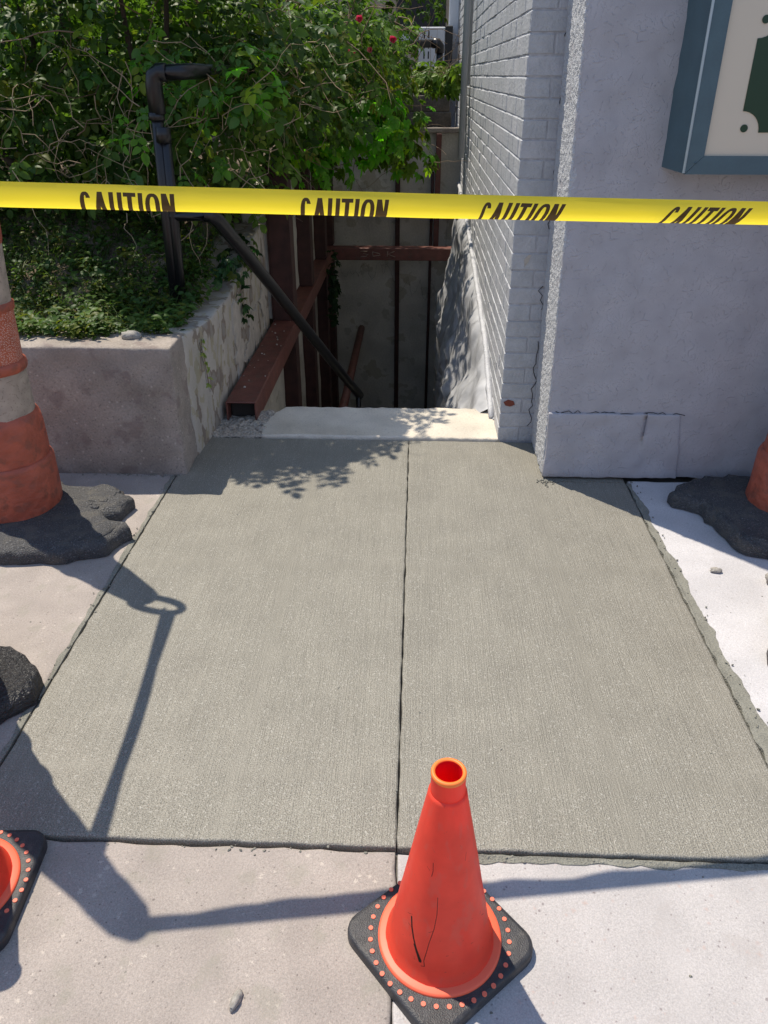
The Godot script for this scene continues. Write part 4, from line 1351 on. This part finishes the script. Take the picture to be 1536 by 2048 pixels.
func delineator(label: String, at: Vector3, bend: Vector3, outline: Array, seen: bool) -> void:
	var o := thing("traffic_delineator", label, "traffic cone", at, "tall worn orange delineators round the new slab")
	var axis := func(y: float) -> Vector3:
		var t := y / 1.5
		return Vector3(bend.x * (0.25 * t + 0.75 * t * t), 0, bend.z * (0.25 * t + 0.75 * t * t))
	var base := []
	for p in outline: base.append(p - V2(at.x, at.z))
	put("rubber_base", slab(base, 0.055, 0.055, 0.03, 0.022, int(at.x * 10) + 40, 0.03, 0.02), mats.rubber_old if seen else mats.lump, o)
	put("foot_collar", lathe([V2(0.168, 0.045), V2(0.166, 0.12), V2(0.163, 0.245), V2(0.157, 0.262), V2(0.146, 0.264)], 40, axis, 0.05, 11), mats.old_orange, o)
	put("collar", lathe([V2(0.151, 0.2), V2(0.147, 0.3), V2(0.138, 0.4), V2(0.13, 0.436), V2(0.119, 0.444)], 40, axis, 0.04, 12), mats.old_orange, o)
	put("white_band", lathe([V2(0.123, 0.42), V2(0.113, 0.52), V2(0.106, 0.605)], 40, axis, 0.03, 13), mats.dirty_white, o)
	put("ridge", lathe([V2(0.104, 0.596), V2(0.112, 0.604), V2(0.113, 0.62), V2(0.109, 0.634), V2(0.1, 0.638)], 40, axis, 0.02, 14), mats.old_orange, o)
	put("bead_band", lathe([V2(0.101, 0.63), V2(0.093, 0.73), V2(0.086, 0.816)], 40, axis, 0.02, 15), mats.bead_orange, o)
	put("ridge", lathe([V2(0.084, 0.81), V2(0.091, 0.815), V2(0.09, 0.838), V2(0.082, 0.842)], 40, axis, 0.02, 16), mats.old_orange, o)
	put("white_band", lathe([V2(0.083, 0.835), V2(0.075, 0.93), V2(0.067, 1.04)], 40, axis, 0.02, 17), mats.dirty_white, o)
	put("upper_body", lathe([V2(0.068, 1.03), V2(0.07, 1.045), V2(0.06, 1.15), V2(0.05, 1.27), V2(0.045, 1.3), V2(0.02, 1.31)], 40, axis, 0.02, 18), mats.old_orange, o)
	if outline.size() == 17:
		for k in 2:
			var rib := st_new(true)
			for i in 7:
				var a := Vector3(0.265 + 0.042 * k + 0.008 * i, 0.05, 0.05 - 0.026 * i)
				add_box(rib, a + Vector3(-0.016, -0.02, -0.009), a + Vector3(0.016, 0.006 + 0.003 * (i % 2), 0.009), 0.003, 0.002)
			put("tread", done(rib), mats.rubber_old, o)
	# loop handle on top
	var pts := []
	var c: Vector3 = axis.call(1.38) + Vector3(0, 1.385, 0)
	for k in 17:
		var a := -PI / 2 + TAU * k / 16
		pts.append(c + Vector3(cos(a) * (0.027 + 0.006 * sin(a * 2.0)) + bend.x * 0.2 * sin(a), sin(a) * 0.1, -cos(a) * 0.027))
	if at.x < -1.5 or at.x > 1.0: put("handle", tube(pts, 0.015, 8), mats.old_orange, o)
	else: put("cap", lathe([V2(0.048, 1.27), V2(0.05, 1.33), V2(0.045, 1.4), V2(0.03, 1.44), V2(0.004, 1.45)], 32, axis, 0.05, 19), mats.old_orange, o)

func small_cone(label: String, at: Vector3, turn: float, worn: bool) -> void:
	var o := thing("traffic_cone", label, "traffic cone", at)
	o.rotation.y = turn
	# rubber foot
	var hs := 0.142
	var foot := []
	for c in [V2(1, 1), V2(-1, 1), V2(-1, -1), V2(1, -1)]:
		for k in 7:
			var a := PI / 2 * (k / 6.0) + atan2(c.y, c.x) - PI / 4
			foot.append(c * (hs - 0.042) + V2(cos(a), sin(a)) * 0.042)
	put("rubber_base", slab(foot, 0.026, 0.026, 0.009, 0.0, 1, 0.2), mats.rubber, o)
	put("flange", lathe([V2(0.095, 0.0325), V2(0.117, 0.0325), V2(0.1205, 0.0305), V2(0.1215, 0.027), V2(0.1215, 0.02)], 64), mats.cone_ring, o)
	var body := [V2(0.107, 0.026), V2(0.1055, 0.034), V2(0.1, 0.043), V2(0.0965, 0.06)]
	for k in range(1, 13): body.append(V2(lerpf(0.0965, 0.0345, k / 12.0), lerpf(0.06, 0.43, k / 12.0)))
	body.append_array([V2(0.0335, 0.436), V2(0.03, 0.438)])
	put("body", lathe(body, 64, null, 0.012, 21, 0.44), mats.cone if worn else mats.cone_plain, o)
	put("neck", lathe([V2(0.0305, 0.434), V2(0.0298, 0.45), V2(0.0295, 0.476)], 48), mats.cone_plain, o)
	put("lip", lathe([V2(0.0292, 0.474), V2(0.0305, 0.477), V2(0.0305, 0.481), V2(0.029, 0.4835), V2(0.0245, 0.4835), V2(0.0232, 0.481)], 48), mats.cone_lip, o)
	put("inside", lathe([V2(0.0234, 0.482), V2(0.0232, 0.46), V2(0.026, 0.42), V2(0.09, 0.04)], 48), mats.cone_inside, o)
	var dot := CylinderMesh.new()
	dot.top_radius = 0.0046; dot.bottom_radius = 0.0046; dot.height = 0.003; dot.radial_segments = 14; dot.rings = 1
	for k in 36:
		var a := TAU * (k + 0.5) / 36
		put("dot", dot, mats.cone_dot, o, Vector3(cos(a) * 0.1365, 0.0262, sin(a) * 0.1365))

func build_cones() -> void:
	delineator("worn orange and dirty white delineator leaning before the planter wall", Vector3(-1.53, 0, -2.59), Vector3(0.25, 0, 0.105),
		[V2(-1.98, -2.38), V2(-1.78, -2.26), V2(-1.43, -2.238), V2(-1.21, -2.255), V2(-1.09, -2.318), V2(-1.035, -2.425), V2(-1.06, -2.475), V2(-1.14, -2.5), V2(-1.165, -2.53), V2(-1.12, -2.56), V2(-1.105, -2.66), V2(-1.19, -2.755), V2(-1.29, -2.775), V2(-1.385, -2.745), V2(-1.48, -2.83), V2(-1.75, -2.9), V2(-1.98, -2.78)], true)
	delineator("delineator left of the slab front, only its lumpy black rubber base in view", Vector3(-1.36, 0, -1.62), Vector3(0.33, 0, 0.2),
		[V2(-1.75, -1.45), V2(-1.4, -1.38), V2(-1.16, -1.42), V2(-1.06, -1.5), V2(-1.018, -1.56), V2(-1.03, -1.63), V2(-1.1, -1.715), V2(-1.2, -1.75), V2(-1.4, -1.9), V2(-1.7, -1.85)], false)
	delineator("dusty red delineator at the right against the stucco wall, cut by the picture edge", Vector3(1.475, 0, -2.72), Vector3(0.06, 0, 0.0),
		[V2(1.03, -2.80), V2(1.035, -2.755), V2(1.075, -2.735), V2(1.12, -2.70), V2(1.15, -2.58), V2(1.18, -2.43), V2(1.29, -2.36), V2(1.6, -2.33), V2(1.85, -2.45), V2(1.9, -2.85), V2(1.6, -2.96), V2(1.25, -2.95), V2(1.12, -2.9)], true)
	delineator("delineator right of the slab, only the tip of its black base in view", Vector3(1.47, 0, -1.88), Vector3(-0.08, 0, 0.15),
		[V2(1.12, -2.0), V2(1.15, -1.93), V2(1.12, -1.9), V2(1.06, -1.86), V2(1.05, -1.81), V2(1.12, -1.76), V2(1.3, -1.6), V2(1.6, -1.58), V2(1.8, -1.8), V2(1.75, -2.1), V2(1.4, -2.18), V2(1.2, -2.08)], false)
	small_cone("scuffed bright orange cone standing in front of the new slab", Vector3(0.072, -0.007, -0.935), 0.72, true)
	small_cone("orange cone at the left edge, half outside the picture", Vector3(-0.932, -0.006, -1.0), 0.06, false)

func ribbon(path: Array, width: float, marks: Array, roll: Callable) -> ArrayMesh:
	# marks: [path x, print u] pairs; the print repeats along the tape
	var st := st_new()
	var prof := [V2(0, 0), V2(-0.1, 0.035), V2(-0.25, 0.065), V2(-0.42, 0.07), V2(-0.55, 0.04), V2(-0.62, -0.02), V2(-0.6, -0.12), V2(-0.55, -0.27), V2(-0.5, -0.42)]
	var vs := [0.0, 0.1, 0.25, 0.42, 0.56, 0.65, 0.76, 0.89, 1.0]
	var rows := []
	var us := []
	for i in path.size():
		var p: Vector3 = path[i]
		var t: Vector3 = (path[mini(i + 1, path.size() - 1)] - path[maxi(i - 1, 0)]).normalized()
		var out := t.cross(Vector3.UP).normalized()
		var up := out.cross(t).normalized()
		var a: float = roll.call(i / float(path.size() - 1))
		var o2 := out * cos(a) + up * sin(a)
		var u2 := up * cos(a) - out * sin(a)
		var row := []
		var ripple := noise(133, 2.4, 3)
		for q in prof:
			var bulge: float = 1.0 + 0.5 * ripple.get_noise_2d(p.x * 1.3, q.x * 3.0)
			row.append(p + (u2 * (q.x + 0.3 + 0.006 * ripple.get_noise_2d(p.x * 2.0, 7.0)) + o2 * (q.y * bulge + 0.012 * ripple.get_noise_2d(p.x * 0.8 + q.x * 4.0, q.x * 9.0))) * width)
		rows.append(row)
		var u := 0.0
		for k in marks.size() - 1:
			if p.x >= marks[k][0] and (p.x <= marks[k + 1][0] or k == marks.size() - 2):
				u = lerpf(marks[k][1], marks[k + 1][1], (p.x - marks[k][0]) / (marks[k + 1][0] - marks[k][0]))
		if p.x < marks[0][0]: u = marks[0][1] + (p.x - marks[0][0]) / 0.37
		us.append(u)
	for i in rows.size() - 1:
		for j in vs.size() - 1:
			var ids := [[i, j], [i + 1, j], [i + 1, j + 1], [i, j], [i + 1, j + 1], [i, j + 1]]
			for d in ids:
				var x: float = rows[d[0]][0].x
				var shear: float = 0.1 * smoothstep(-0.3, 0.7, x) * vs[d[1]]
				st.set_uv(Vector2(us[d[0]] + shear * 1.6, vs[d[1]]))
				st.add_vertex(rows[d[0]][d[1]])
	return done(st)

func build_tape() -> void:
	# word starts along x, as printed
	var u0 := 60.0 / 1024.0
	var u1 := 488.0 / 1024.0
	var marks := [[-0.595, u0], [-0.435, u1], [-0.211, 1 + u0], [-0.052, 1 + u1], [0.125, 2 + u0], [0.28, 2 + u1], [0.491, 3 + u0], [0.646, 3 + u1], [1.0, 4.2]]
	var path := []
	for i in 111:
		var f := i / 110.0
		var x := lerpf(-1.02, 1.36, f)
		var y := lerpf(1.3215, 1.2735, (x + 0.73) / 1.395) - 0.004 * sin(PI * clampf((x + 1.0) / 2.3, 0, 1))
		path.append(Vector3(x, y, -1.392 - (x + 1.0) * 0.129))
	var wob := noise(130, 2.0, 2)
	var roll := func(t: float) -> float: return 0.05 * wob.get_noise_1d(t * 3.0) + 0.05
	var o := thing("caution_tape", "yellow caution tape stretched across the front between two delineators", "tape", Vector3(0.1, 1.32, -1.5))
	put("ribbon", ribbon(path, 0.068, marks, roll), mats.tape, o, -o.position)
	path = []
	for i in 61:
		var f := i / 60.0
		path.append(Vector3(-1.262, 1.385, -2.47).lerp(Vector3(-1.1, 1.18, -1.43), f) + Vector3(0, 0, 0))
	o = thing("caution_tape", "yellow caution tape running along the left side, known by its shadow", "tape", Vector3(-1.16, 1.32, -2.0))
	put("ribbon", ribbon(path, 0.08, [[-1.3, 0.0], [-1.0, 0.8]], func(t: float) -> float: return 1.15 - 0.9 * sin(PI * t)), mats.tape, o, -o.position)

func build_stones() -> void:
	var s := put("stone", pebble(0.014, 141, 0.6, 0.75), mats.stone, null, Vector3(-0.309, 0.0, -0.806))
	s.scale = Vector3(0.8, 1, 1.6)
	s.rotation.y = -0.25
	tag(s, "small elongated grey stone on the sidewalk left of the front cone", "stone")
	s = put("stone", pebble(0.028, 142, 0.75, 1.1), mats.stone, null, Vector3(1.235, 0.014, -2.235))
	tag(s, "round pale stone beside the right rubber base", "stone")
	s = put("stone", pebble(0.014, 143, 0.5, 1.5), mats.stone, null, Vector3(1.06, 0.003, -2.30))
	tag(s, "small flat stone between the new slab and the right rubber base", "stone")
	s = put("stone", pebble(0.03, 144, 0.7, 1.4), mats.stone, null, Vector3(-1.165, 0.566, -3.1))
	tag(s, "dark clod lying on top of the planter wall near its corner", "stone")
	# crumbs of cement along the joints
	var xf := []
	for i in 420:
		var p := Vector3.ZERO
		match i % 5:
			0: p = Vector3(rng.randf_range(-1.0, 0.9), -0.006, -1.133 + rng.randfn(0, 0.006))
			1: p = Vector3(-1.025 + rng.randfn(0, 0.01), 0.0, rng.randf_range(-3.2, -1.2))
			2: p = Vector3(0.92 + absf(rng.randfn(0, 0.02)), 0.0, rng.randf_range(-2.95, -1.2))
			3: p = Vector3(0.56 + absf(rng.randfn(0, 0.15)), 0.002, -2.968 + absf(rng.randfn(0, 0.008)))
			4: p = Vector3(-0.99 - absf(rng.randfn(0, 0.25)), 0.0, -2.962 + absf(rng.randfn(0, 0.008)))
		xf.append(Transform3D(Basis.from_euler(Vector3(rng.randf() * 3, rng.randf() * 3, 0)).scaled(Vector3.ONE * pow(rng.randf(), 2.0) * 0.62 + Vector3.ONE * 0.08), p))
	for i in 60:
		xf.append(Transform3D(Basis().scaled(Vector3.ONE * rng.randf_range(0.3, 0.6)), Vector3(0.565 + rng.randfn(0, 0.02), 0.003, -2.975 + absf(rng.randfn(0, 0.02)))))
	for i in 70:
		xf.append(Transform3D(Basis().scaled(Vector3.ONE * rng.randf_range(0.2, 0.5)), Vector3.ZERO))
		var spot := Vector2(rng.randf_range(-2.0, 1.8), rng.randf_range(-2.8, -0.6))
		var level := 0.0 if spot.y < -1.16 and absf(spot.x + 0.05) < 0.93 else (-0.004 if spot.y < -1.16 else -0.0075)
		xf[-1] = Transform3D(xf[-1].basis, Vector3(spot.x, level, spot.y))
	tag(many("cement_crumbs", pebble(0.006, 9), mats.smear, xf, []), "crumbs of grey cement along the joints of the slab", "debris")
